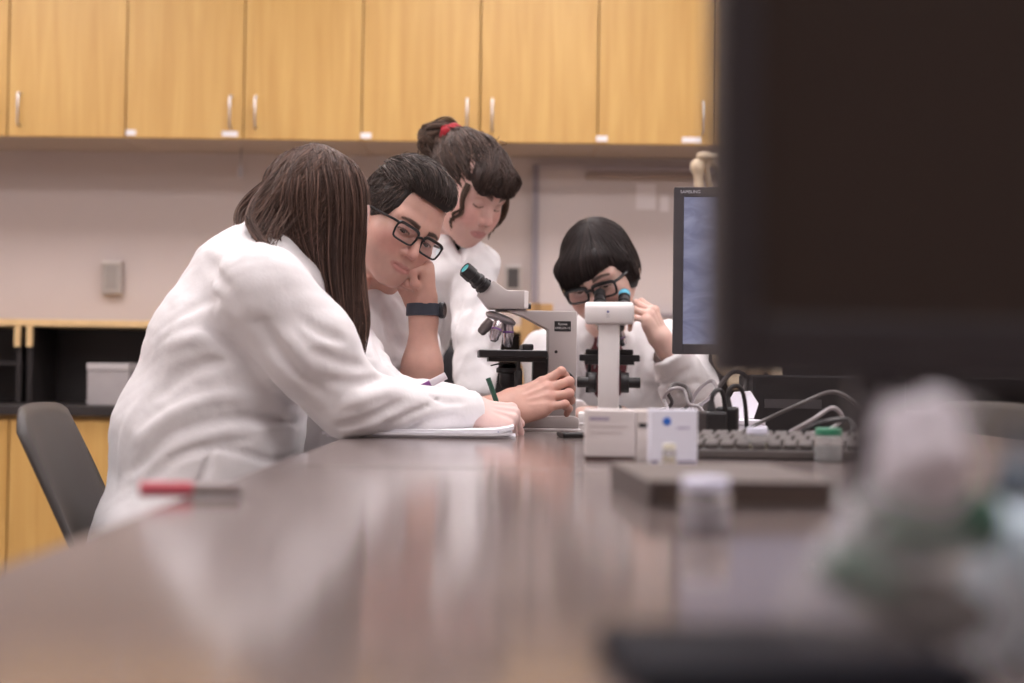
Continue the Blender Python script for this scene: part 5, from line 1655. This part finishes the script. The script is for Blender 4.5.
# pens in her hands
pen('green pen held in the long-haired woman\'s writing hand', P(488, 378, 2.43), gripA + np.array([0.012, 0.01, -0.03]), 0.0045, [mat('pen_green', (0.02, 0.075, 0.05), 0.35), MATS['pen_green'], CHROME])
pen('violet and white pen resting against the man\'s sleeve behind the writing arm', P(446, 375.5, 2.465), P(412, 393, 2.465), 0.0064, [mat('pen_white', (0.75, 0.70, 0.74), 0.3), mat('pen_violet', (0.20, 0.05, 0.22), 0.35), CHROME])

# ================================================================== 2. man with glasses
wm = thing('person', 'man with short dark hair and black glasses resting his cheek on his fist', 'person', (-0.42, 2.85, 0))
HM = head_matrix(P(397, 224, 2.66), 40, 4, 29)
HM[:3, :3] *= 0.94
SM = (0.58, 0.335, 0.27)
hf_man, V, Q = sculpt_head(male=True, lids=0.50, jaw=1.04, neck_r=0.058, neck_to=to_local(HM, P(368, 308, 2.78)))
C = tint_head(V, SM, (0.47, 0.20, 0.185), brow=(0.030, 0.018, 0.015), brow_y=-0.004, cheek=(0.60, 0.285, 0.24), stubble_tint=(0.47, 0.28, 0.235), lash=(0.03, 0.02, 0.018), lids=0.5)
pieces = [(xf(V, HM), Q, C)]
# left forearm upright, fist at the cheek
elM = P(421, 402, 2.66); wrM = P(424, 309, 2.665)
V, Q, tips, ch, tp = sculpt_hand(wrM, (-0.10, -0.06, 0.98), (0.80, 0.55, 0.20), 1, [(98, 88, 45), (100, 90, 48), (102, 90, 50), (104, 88, 50)],
    [(0.02, 0.022, -0.010), (0.055, 0.034, -0.026), (0.082, 0.018, -0.040), (0.095, -0.004, -0.046)], 1.0, forearm=elM, fa=1.0)
pieces.append((V, Q, tint_hand(V, SM, (0.60, 0.285, 0.235), tips, ch, None, None)))
# right hand round the microscope column
wr2 = P(505, 409, 2.535)
V, Q, tips, ch, tp = sculpt_hand(wr2, (0.90, 0.20, 0.34), (-0.20, -0.86, 0.46), -1, [(-4, 72, 40), (8, 74, 40), (12, 70, 40), (6, 62, 34)],
    [(0.02, 0.022, -0.010), (0.050, 0.042, -0.030), (0.078, 0.044, -0.052), (0.10, 0.036, -0.066)], 0.92, forearm=P(400, 425, 2.48), spread=0.10, fa=0.9)
pieces.append((V, Q, tint_hand(V, SM, (0.60, 0.285, 0.235), tips, ch, None, None)))
mt0 = np.array([-0.46, 2.86, 0.56]); mt1 = np.array([-0.44, 2.86, 0.78]); mt2 = P(362, 345, 2.84); mt3 = P(366, 305, 2.80)
msR = P(325, 318, 2.66); msL = P(392, 322, 2.93)
meR = np.array([-0.24, 2.52, 0.815]); 
I = Field((-0.75, 2.3, 0.4), (0.05, 3.1, 1.2), 0.012)
I.chain([mt0, mt1, mt2, mt3], [0.12, 0.12, 0.11, 0.07], 0.03).chain([msR, meR, wr2 + (meR - wr2) * 0.5], [0.05, 0.04, 0.028], 0.02).chain([msL, elM + [0, 0.02, 0.0]], [0.05, 0.036], 0.02)
V, Q = I.mesh(); pieces.append((V, Q, np.array(SM)))
V, Q, C = merge(pieces)
keep(big_mesh('body', V, Q, SKIN, wm, C))
for s in (-1, 1):
    keep(make_eye(HM, s, (0.10, 1, -0.42), wm))
keep(make_glasses(HM, wm, w=0.0262, hgt=0.0165, y=0.0995, z=-0.006, rad=0.0021))
# coat
F = Field((-0.78, 2.3, 0.42), (0.06, 3.12, 1.16), 0.005)
F.chain([mt0, mt1, mt2, mt3], [0.16, 0.155, 0.145, 0.085], 0.04, sq=(YAX, 1.2))
F.rc(msR, msL, 0.068, 0.068, 0.05)
F.chain([msR, meR, meR + (wr2 - meR) * 0.62], [0.072, 0.055, 0.036], 0.03)
elm2 = elM + np.array([0.0, 0.012, 0.004])
F.chain([msL, elm2], [0.07, 0.052], 0.03)
F.rc(elm2, elM + (wrM - elM) * 0.10, 0.052, 0.047, 0.015)
uf = unit(wrM - elM)
F.cut(elM + uf * 0.024, uf, 0.07)
F.chain([P(372, 297, 2.70), P(382, 292, 2.74), P(380, 286, 2.84)], [0.018, 0.018, 0.018], 0.02)
F.rc((mt0 + [0, -0.1, 0]), (0.0 - 0.15, 2.70, 0.57), 0.10, 0.085, 0.04)
F.rc((mt0 + [0, 0.1, 0]), (0.0 - 0.15, 2.95, 0.57), 0.10, 0.085, 0.04)
for pix, amp, w in (([(383, 300), (388, 325), (398, 350)], -0.008, 0.012), ([(372, 310), (376, 340), (384, 366)], -0.008, 0.012), ([(390, 335), (400, 345), (408, 350)], -0.007, 0.010), ([(368, 330), (372, 352), (380, 372)], 0.007, 0.011), ([(385, 352), (395, 362), (403, 372)], -0.007, 0.009)):
    F.fold(pix, amp * 1.55, w * 0.76)
F.noise(0.004, 34, 21); F.noise(0.0016, 70, 22)
F.plane((0, 0, 0.47), (0, 0, -1))
keep(cloth(F, 'lab_coat', CLOTH, wm))
legs(wm, mt0 + [0, 0.1, 0], mt0 + [0, -0.1, 0], (-0.02, 2.98, 0.57), (-0.02, 2.70, 0.57), (0.0, 2.98, 0), (0.0, 2.72, 0), (1, 0, 0))
# watch
wax = unit(wrM - elM); wc = wrM - wax * 0.002
sdw = np.cross(unit((-0.10, -0.06, 0.98)), unit((0.80, 0.55, 0.20))); sdw = unit(sdw - wax * np.dot(sdw, wax)); nw = np.cross(wax, sdw)
q_ = Matrix(((sdw[0], nw[0], wax[0], 0), (sdw[1], nw[1], wax[1], 0), (sdw[2], nw[2], wax[2], 0), (0, 0, 0, 1)))
def oval(r0, z0, z1, th, sx, sy, bm_):
    bm_.lathe([(r0, z0), (r0 + th, z0 + 0.001), (r0 + th, z1 - 0.001), (r0, z1), (r0, z0)], 32, Matrix.Translation(wc) @ q_ @ Matrix.Diagonal((sx, sy, 1, 1)))
wt = thing('wrist_watch', 'dark slate sports watch on the man\'s upright wrist', 'watch', tuple(wc))
b_ = MB(); oval(0.0262, -0.012, 0.012, 0.004, 1.28, 1.04, b_); keep(b_.build('strap', mat('watch_slate', (0.035, 0.042, 0.060), 0.45), wt))
fd = unit(np.array([0.95, -0.25, 0.0]) - wax * np.dot([0.95, -0.25, 0], wax))
dc = wc + fd * 0.0355
b_ = MB().cyl(dc - fd * 0.004, dc + fd * 0.005, 0.0155, n=28, bev=0.0015); wcase = keep(b_.build('watch_case', mat('watch_black', (0.02, 0.022, 0.028), 0.35), wt))
b_ = MB().cyl(dc + fd * 0.0048, dc + fd * 0.0054, 0.0125, n=24); keep2 = b_.build('dial', mat('watch_dial', (0.01, 0.01, 0.015), 0.1), wt); keep(keep2)
# hair: short sides, longer top swept forward
M_ = Field((-0.11, -0.14, -0.06), (0.11, 0.14, 0.20), 0.0028)
M_.ell((0, -0.020, 0.042), (0.0770, 0.0965, 0.0855), 0)
M_.ell((0.005, -0.005, 0.078), (0.054, 0.080, 0.055), 0.02)
M_.rc((-0.018, 0.046, 0.092), (0.028, 0.046, 0.092), 0.024, 0.024, 0.03)
M_.rc((-0.024, 0.070, 0.080), (0.022, 0.070, 0.082), 0.013, 0.012, 0.02)
# a close layer over the sides of the skull, then the hairline
gx, gy, gz = np.meshgrid(*M_.ax, indexing='ij')
skull = hf_man.at(np.stack([gx, gy, gz], -1)).astype(np.float32)
M_._put((slice(None),) * 3, skull - 0.0042, 0.004, 'add')
ys = np.interp(gz, [-0.07, -0.035, -0.012, 0.005, 0.03, 0.062, 0.08], [-0.02, 0.008, 0.030, 0.052, 0.062, 0.058, 0.055])
zb = 0.0700 + 0.10 * np.clip(np.abs(gx) - 0.035, 0, 1)
ys = ys - 0.040 * (gx < 0)
M_._put((slice(None),) * 3, np.maximum(gz - zb, ys - gy).astype(np.float32), 0.005, 'sub')
M_.ell((0, 0.118, 0.012), (0.062, 0.052, 0.060), 0.006, 'sub')
for s in (-1, 1):
    M_.ell((s * 0.085, -0.010, -0.022), (0.03, 0.024, 0.036), 0.006, 'sub')
M_.plane((0, -0.05, -0.045), (0, 0.5, -1))
V, Q = M_.mesh()
pc = [(V, Q, np.array((0.024, 0.017, 0.015)))]
n = 2600
st = np.stack([rng.normal(0.0, 0.42, n), rng.uniform(-0.75, 0.35, n), rng.uniform(0.55, 1.0, n)], 1)
en = st + np.stack([st[:, 0] * 0.10 - 0.05, rng.uniform(0.35, 0.75, n), -0.10 * np.ones(n)], 1)
sp = surface_strands(M_, (0, 0.0, 0.03), st, en, 10, lift=0.010, wob=0.05)
sp[:, :, 2] += np.linspace(0, 1, 10)[None] ** 2 * rng.uniform(0, 0.008, (n, 1))
pc.append(strands_mesh(sp, 0.0011, 0.0004, tones(n, (0.048, 0.034, 0.029), 0.6)))
n = 3000                                                   # sides, combed down and back
sg = np.where(rng.uniform(size=n) < 0.5, -1, 1)
st = np.stack([sg * 1.0, rng.uniform(-1.0, 1.15, n), rng.uniform(-0.35, 0.95, n)], 1)
st = st[(st[:, 1] < 0.3) | (st[:, 0] > 0)]; n = len(st)
en = st + np.stack([np.zeros(n), rng.uniform(-0.15, 0.05, n), -rng.uniform(0.10, 0.22, n)], 1)
sp = surface_strands(M_, (0, -0.015, 0.03), st, en, 6, lift=0.003, wob=0.03)
pc.append(strands_mesh(sp, 0.0009, 0.0004, tones(n, (0.062, 0.043, 0.036), 0.5)))
tuft_ = []
for k in range(9):                                         # cowlick standing up on the crown
    a = rng.normal(0, 0.018, 2)
    b0 = np.array([-0.005 + a[0], -0.03 + a[1] * 1.6, 0.116])
    tuft_.append(lock([b0, b0 + [rng.normal(0, 0.004), -0.004, 0.016], b0 + [rng.normal(0, 0.006), -0.012, 0.032]], [0.004, 0.003, 0.001], 10, 10))
tuft_ = np.concatenate(tuft_)
pc.append(strands_mesh(tuft_, 0.0009, 0.0004, tones(len(tuft_), (0.022, 0.016, 0.014), 0.3)))
V, Q, C = merge(pc)
keep(big_mesh('hair', xf(V, HM), Q, HAIR, wm, C))

# ================================================================== 3. standing woman with a bun
ws = thing('person', 'standing woman in a white coat with brown bun, leaning over the bench end', 'person', (-0.25, 3.45, 0))
HS = head_matrix(P(467, 188, 3.22), 50, 30, 4)
SS = (0.64, 0.40, 0.345)
hf, V, Q = sculpt_head(lids=1.0, neck_to=to_local(HS, P(446, 258, 3.34)), neck_r=0.047)
C = tint_head(V, SS, (0.50, 0.19, 0.19), brow=(0.08, 0.05, 0.04), cheek=(0.66, 0.33, 0.29), lash=(0.05, 0.03, 0.025), lids=1.0)
pieces = [(xf(V, HS), Q, C)]
sL = P(471, 268, 3.26); sR = P(388, 272, 3.52); eS = P(477, 335, 3.21); wS = P(476, 398, 3.16)
V, Q, tips, ch, tp = sculpt_hand(wS, (-0.1, -0.65, -0.75), (0.1, -0.75, 0.6), 1, [(-45, 8, 8)] + [(-45, 8, 8)] * 3,
    [(0.02, 0.022, -0.010), (0.05, 0.045, -0.012), (0.075, 0.055, -0.005), (0.10, 0.060, 0.008)], 0.88, h=0.0028, forearm=eS * 0.4 + wS * 0.6)
pieces.append((V, Q, SS))
eS2 = P(385, 350, 3.50); wS2 = P(392, 408, 3.38)
st0 = np.array([-0.33, 3.52, 0.90]); st1 = P(390, 345, 3.46); st2 = P(428, 285, 3.38); st3 = P(450, 250, 3.33)
I = Field((-0.75, 2.95, 0.5), (0.2, 3.8, 1.35), 0.012)
I.chain([st0, st1, st2, st3], [0.12, 0.11, 0.10, 0.05], 0.03).chain([sL, eS, wS], [0.045, 0.034, 0.024], 0.02).chain([sR, eS2, wS2], [0.045, 0.034, 0.024], 0.02)
V, Q = I.mesh(); pieces.append((V, Q, np.array(SS)))
V, Q, C = merge(pieces)
keep(big_mesh('body', V, Q, SKIN, ws, C))
F = Field((-0.75, 2.95, 0.45), (0.2, 3.85, 1.30), 0.0055)
F.chain([np.array([-0.32, 3.56, 0.52]), st0, st1, st2, st3], [0.19, 0.15, 0.12, 0.115, 0.06], 0.04)
F.chain([sR, st2, sL], [0.072, 0.09, 0.068], 0.04)
F.chain([sL, eS, wS + [0, 0.0, 0.01]], [0.062, 0.054, 0.042], 0.02)
dS = unit(wS - eS); F.cut(wS + dS * 0.004, dS, 0.07)
F.chain([sR, eS2, wS2], [0.07, 0.058, 0.042], 0.03)
# open collar with lapels and dark shirt gap
F.rc(P(455, 242, 3.22), P(462, 262, 3.20), 0.030, 0.004, 0.008, 'sub')
F.chain([P(440, 228, 3.30), P(446, 246, 3.235), P(460, 268, 3.21)], [0.021, 0.020, 0.011], 0.005)
F.chain([P(476, 232, 3.26), P(474, 246, 3.225), P(464, 268, 3.205)], [0.018, 0.018, 0.011], 0.005)
for pix, amp, w in (([(470, 258), (463, 290), (456, 330), (450, 370)], -0.008, 0.008), ([(490, 285), (478, 310), (470, 340)], -0.008, 0.014), ([(495, 300), (486, 330), (488, 360)], 0.007, 0.014), ([(440, 300), (446, 330), (445, 365)], -0.008, 0.012), ([(455, 275), (445, 300), (442, 320)], -0.006, 0.012), ([(475, 350), (486, 362), (494, 364)], -0.006, 0.010)):
    F.fold(pix, amp * 1.55, w * 0.76)
F.noise(0.0045, 30, 31); F.noise(0.002, 60, 32)
keep(cloth(F, 'lab_coat', CLOTH, ws))
G = field_for([P(450, 250, 3.30), P(462, 285, 3.24)], 0.06, 0.004)
G.chain([P(454, 242, 3.285), P(458, 254, 3.265)], [0.034, 0.024], 0.02)
keep(cloth(G, 'shirt', mat('black_shirt', (0.012, 0.011, 0.013), 0.8), ws))
legs(ws, (-0.38, 3.58, 0.86), (-0.22, 3.52, 0.86), (-0.38, 3.55, 0.48), (-0.22, 3.50, 0.48), (-0.38, 3.58, 0), (-0.22, 3.54, 0), (0.4, -1, 0))
# hair: gathered up into a bun with fringe and loose wisps
M_ = Field((-0.12, -0.20, -0.13), (0.12, 0.14, 0.22), 0.003)
M_.ell((0, -0.014, 0.036), (0.0795, 0.0945, 0.0855), 0)
M_.rc((-0.044, 0.064, 0.060), (0.044, 0.064, 0.060), 0.024, 0.024, 0.02)
M_.rc((-0.036, 0.080, 0.036), (0.036, 0.080, 0.036), 0.013, 0.013, 0.025)
M_.ell((0, 0.11, -0.030), (0.075, 0.06, 0.056), 0.008, 'sub')
for s in (-1, 1):
    M_.ell((s * 0.08, 0.045, -0.055), (0.035, 0.06, 0.060), 0.01, 'sub')
    M_.ell((s * 0.085, -0.012, -0.026), (0.024, 0.022, 0.032), 0.006, 'sub')
M_.plane((0, -0.05, -0.060), (0, 0.3, -1))
BUN = np.array((0.004, -0.116, 0.054))
TIE0 = np.array((0.0, -0.072, 0.078))
M_.rc(TIE0, BUN, 0.030, 0.030, 0.02)
M_.ell(BUN + [0, -0.022, -0.006], (0.046, 0.038, 0.042), 0.01)
M_.noise(0.003, 130, 41)
V, Q = M_.mesh()
HC = (0.075, 0.048, 0.038)
pc = [(V, Q, np.array((0.034, 0.021, 0.018)))]
n = 2600
st = rng.normal(size=(n, 3)); st /= np.linalg.norm(st, axis=1, keepdims=True)
st = st[(st[:, 1] < 0.72) & (st[:, 2] > -0.45)]
en = np.repeat(np.array([[0.03, -0.88, 0.40]]), len(st), 0) + rng.normal(0, 0.10, (len(st), 3))
sp = surface_strands(M_, (0, -0.015, 0.04), st, en, 12, lift=0.006, wob=0.03, rmax=0.14)
pc.append(strands_mesh(sp, 0.0012, 0.0007, tones(len(sp), HC, 0.4)))
n = 900                                                    # fringe
st = np.stack([rng.normal(0, 0.25, n), rng.uniform(0.25, 0.5, n), np.full(n, 0.75)], 1)
en = np.stack([rng.uniform(-0.68, 0.68, n), rng.uniform(0.85, 1.0, n), rng.uniform(-0.10, 0.05, n)], 1)
sp = surface_strands(M_, (0, -0.01, 0.035), st, en, 10, lift=0.006, wob=0.03)
pc.append(strands_mesh(sp, 0.0012, 0.0006, tones(n, (0.052, 0.033, 0.027), 0.4)))
bl = []
for k in range(26):                                        # bun coils
    a = rng.uniform(0, 6.283); tilt = rng.normal(0, 0.6)
    cen = BUN + np.array([0, -0.022, -0.006])
    R_ = np.array(Matrix.Rotation(tilt, 3, 'X') @ Matrix.Rotation(rng.normal(0, 0.5), 3, 'Y'))
    tt = a + np.linspace(0, 3.0, 7)
    ring = cen + (R_ @ np.stack([0.046 * np.cos(tt), 0.041 * np.sin(tt), rng.normal(0, 0.012) + 0.014 * np.sin(tt * 2)])).T
    bl.append(lock(ring, [0.004, 0.008, 0.008, 0.004], 26, 12, jitter=0.3))
for s, (dx, ln) in ((1, (0.0, 0.085)), (1, (0.004, 0.07)), (-1, (0.0, 0.09)), (-1, (0.004, 0.075)), (-1, (0.002, 0.06))):
    b0 = np.array([s * (0.062 + dx), 0.056, 0.03])
    wv = 0.006
    bl.append(lock([b0, b0 + [s * 0.010, 0.010, -ln * 0.4], b0 + [s * 0.004, 0.016 + wv, -ln * 0.75], b0 + [s * 0.008, 0.012 - wv, -ln * 1.05], b0 + [s * 0.001, 0.018, -ln * 1.3]], [0.007, 0.006, 0.005, 0.004, 0.002], 22, 12))
for k in range(8):                                         # flyaway hairs
    d = unit(rng.normal(size=3) + [0, -0.3, 0.8])
    b0 = np.array([0, -0.015, 0.04]) + d * np.array([0.082, 0.1, 0.09])
    bl.append(lock([b0, b0 + d * 0.006 + rng.normal(0, 0.006, 3), b0 + d * 0.012 + rng.normal(0, 0.012, 3)], [0.001, 0.001, 0.001], 2, 12))
bl = np.concatenate(bl)
pc.append(strands_mesh(bl, 0.0010, 0.0005, tones(len(bl), (0.105, 0.066, 0.048), 0.4)))
V, Q, C = merge(pc)
keep(big_mesh('hair', xf(V, HS), Q, HAIR, ws, C))
G = Field((-0.09, -0.18, 0.0), (0.10, -0.03, 0.17), 0.0025)
ax_ = unit(BUN - TIE0)
u_ = unit(np.cross(ax_, (1, 0, 0))); w_ = np.cross(ax_, u_)
cen = TIE0 * 0.35 + BUN * 0.65
ringp = [cen + (u_ * math.cos(a) + w_ * math.sin(a)) * (0.035 + 0.004 * math.sin(a * 5)) + ax_ * 0.004 * math.sin(a * 7) for a in np.linspace(0, 2 * math.pi, 25)]
G.chain(ringp, [0.0105] * 25, 0.004); G.noise(0.0016, 260, 43)
V, Q = G.mesh()
keep(big_mesh('hair_tie', xf(V, HS), Q, mat('scrunchie_red', (0.33, 0.006, 0.016), 0.75), ws))

# ================================================================== 4. seated woman with bob and glasses
wd = thing('person', 'woman with a dark bob and black glasses bent over the white microscope', 'person', (0.25, 3.55, 0))
HD = head_matrix(P(600, 273, 3.27), -24, 24, -13)
SDk = (0.68, 0.45, 0.38)
hf, V, Q = sculpt_head(lids=0.75, neck_to=to_local(HD, P(604, 345, 3.47)), neck_r=0.047)
C = tint_head(V, SDk, (0.48, 0.20, 0.19), brow=(0.03, 0.02, 0.018), cheek=(0.64, 0.34, 0.28), lash=(0.03, 0.02, 0.018), lids=0.75)
pieces = [(xf(V, HD), Q, C)]
dsL = P(676, 352, 3.50); dsR = P(552, 358, 3.50); deL = P(700, 412, 3.26); dwL = P(664, 344, 3.15)
V, Q, tips, ch, tp = sculpt_hand(dwL, (-0.42, -0.05, 0.90), (0.66, -0.62, 0.42), 1, [(40, 45, 25), (46, 48, 28), (52, 50, 30), (60, 55, 30)],
    [(0.02, 0.022, -0.010), (0.05, 0.036, -0.022), (0.076, 0.034, -0.034), (0.098, 0.026, -0.040)], 0.84, forearm=deL, spread=0.06, fa=0.8)
pieces.append((V, Q, tint_hand(V, SDk, (0.64, 0.36, 0.30), tips, ch, None, None)))
deR = P(552, 420, 3.32); dwR = P(588, 416, 3.20)
V, Q, tips, ch, tp = sculpt_hand(dwR, (0.9, -0.35, 0.1), (-0.1, -0.2, 1), -1, [(30, 45, 25)] * 4,
    [(0.02, 0.022, -0.010), (0.05, 0.040, -0.018), (0.078, 0.040, -0.028), (0.10, 0.032, -0.034)], 0.84, h=0.0028, forearm=deR, fa=0.75)
pieces.append((V, Q, SDk))
dt0 = np.array([0.22, 3.66, 0.56]); dt1 = np.array([0.22, 3.63, 0.75]); dt2 = P(608, 385, 3.56); dt3 = P(604, 335, 3.46)
I = Field((-0.2, 2.95, 0.4), (0.75, 3.9, 1.2), 0.012)
I.chain([dt0, dt1, dt2, dt3], [0.12, 0.115, 0.11, 0.05], 0.03).chain([dsL, deL], [0.045, 0.036], 0.02).chain([dsR, deR], [0.045, 0.036], 0.02)
V, Q = I.mesh(); pieces.append((V, Q, np.array(SDk)))
V, Q, C = merge(pieces)
keep(big_mesh('body', V, Q, SKIN, wd, C))
for s in (-1, 1):
    keep(make_eye(HD, s, (0.0, 1, -0.5), wd))
keep(make_glasses(HD, wd, w=0.0265, hgt=0.0165, y=0.0995, z=-0.006, rad=0.0029))
F = Field((-0.15, 2.98, 0.42), (0.75, 3.95, 1.15), 0.0055)
F.chain([dt0, dt1, dt2, dt3], [0.17, 0.16, 0.14, 0.062], 0.04, sq=(XAX, 1.25))
F.chain([dsR, dt2 * 0.35 + dt3 * 0.65, dsL], [0.066, 0.085, 0.066], 0.04)
wl = deL + (dwL - deL) * 0.90
F.chain([dsL, deL], [0.072, 0.062], 0.03)
F.chain([deL, deL + (dwL - deL) * 0.4, wl], [0.060, 0.058, 0.044], 0.02)
ul = unit(dwL - deL); F.cut(wl, ul, 0.075)
F.rc(wl - ul * 0.02, wl + ul * 0.03, 0.033, 0.037, 0.003, 'sub')
wr_ = deR + (dwR - deR) * 0.8
F.chain([dsR, deR], [0.072, 0.055], 0.03); F.chain([deR, wr_], [0.052, 0.038], 0.02)
ur = unit(dwR - deR); F.cut(wr_, ur, 0.06)
# V neck
F.rc(P(603, 325, 3.34), P(606, 372, 3.38), 0.045, 0.006, 0.01, 'sub')
F.chain([P(582, 318, 3.46), P(588, 340, 3.405), P(605, 372, 3.40)], [0.017, 0.016, 0.010], 0.01)
F.chain([P(628, 318, 3.46), P(624, 340, 3.405), P(608, 372, 3.40)], [0.017, 0.016, 0.010], 0.01)
F.rc(dt0 + [-0.1, 0, 0], (0.12, 3.33, 0.58), 0.10, 0.085, 0.04); F.rc(dt0 + [0.1, 0, 0], (0.36, 3.33, 0.58), 0.10, 0.085, 0.04)
for pix, amp, w in (([(648, 372), (662, 366), (676, 352)], 0.006, 0.010), ([(645, 385), (668, 382), (690, 368)], -0.010, 0.011), ([(655, 398), (680, 392), (700, 380)], -0.008, 0.010), ([(668, 405), (690, 402), (705, 396)], 0.006, 0.012), ([(560, 360), (572, 378), (576, 400)], -0.008, 0.012), ([(572, 350), (582, 375), (590, 395)], -0.006, 0.012), ([(640, 350), (636, 375), (640, 400)], -0.007, 0.012)):
    F.fold(pix, amp * 1.55, w * 0.76)
F.noise(0.0045, 30, 51); F.noise(0.002, 60, 52)
keep(cloth(F, 'lab_coat', CLOTH, wd))
G = field_for([P(604, 330, 3.44), P(608, 385, 3.46)], 0.08, 0.005)
G.chain([P(604, 335, 3.43), P(606, 360, 3.42), P(608, 385, 3.43)], [0.050, 0.05, 0.04], 0.02)
keep(cloth(G, 'shirt', mat('maroon_shirt', (0.10, 0.02, 0.025), 0.8), wd))
legs(wd, dt0 + [-0.1, 0, 0], dt0 + [0.1, 0, 0], (0.10, 3.22, 0.58), (0.36, 3.22, 0.58), (0.12, 3.20, 0), (0.36, 3.20, 0), (0, -1, 0))
# bob
M_ = Field((-0.125, -0.15, -0.12), (0.125, 0.14, 0.16), 0.003)
M_.ell((0, -0.016, 0.033), (0.0805, 0.099, 0.0895), 0)
M_.rc((-0.036, -0.03, -0.02), (0.036, -0.03, -0.02), 0.044, 0.044, 0.04)
for s in (-1, 1):
    M_.chain([(s * 0.066, 0.03, 0.03), (s * 0.0675, 0.024 if s > 0 else 0.012, -0.02), (s * 0.060, 0.020 if s > 0 else 0.0, -0.054)], [0.022, 0.018, 0.010], 0.02)
M_.rc((-0.030, 0.070, 0.062), (0.048, 0.066, 0.050), 0.028, 0.030, 0.02)
M_.rc((-0.006, 0.084, 0.040), (0.052, 0.074, 0.016), 0.014, 0.015, 0.02)
M_.ell((-0.010, 0.112, -0.040), (0.062, 0.062, 0.056), 0.008, 'sub')
M_.ell((-0.046, 0.088, -0.004), (0.030, 0.042, 0.038), 0.010, 'sub')
M_.plane((0, -0.05, -0.072), (0, 0.35, -1))
V, Q = M_.mesh()
pc = [(V, Q, np.array((0.015, 0.011, 0.011)))]
n = 2200
ang_ = rng.uniform(0, 6.283, n)
qq = rng.uniform(0, 1, n)
st = np.stack([0.16 * qq * np.sin(ang_) - 0.14, 0.18 * qq * np.cos(ang_) + 0.06, np.ones(n)], 1)
zz = np.where(np.cos(ang_) > 0.45, rng.uniform(-0.15, 0.05, n), rng.uniform(-0.75, -0.3, n))
en = np.stack([np.sin(ang_), np.cos(ang_), zz], 1)
sp = surface_strands(M_, (0, -0.012, 0.03), st, en, 14, lift=0.004, wob=0.02)
pc.append(strands_mesh(sp, 0.0012, 0.0008, tones(n, (0.024, 0.017, 0.016), 0.35)))
V, Q, C = merge(pc)
keep(big_mesh('hair', xf(V, HD), Q, HAIR, wd, C))

# chairs that carry the man and the seated woman
make_chair('dark grey moulded chair the man with glasses sits on', (-0.42, 2.86, 0), 0.0)
make_chair('dark grey moulded chair the woman with the bob sits on', (0.24, 3.62, 0), math.radians(-90))
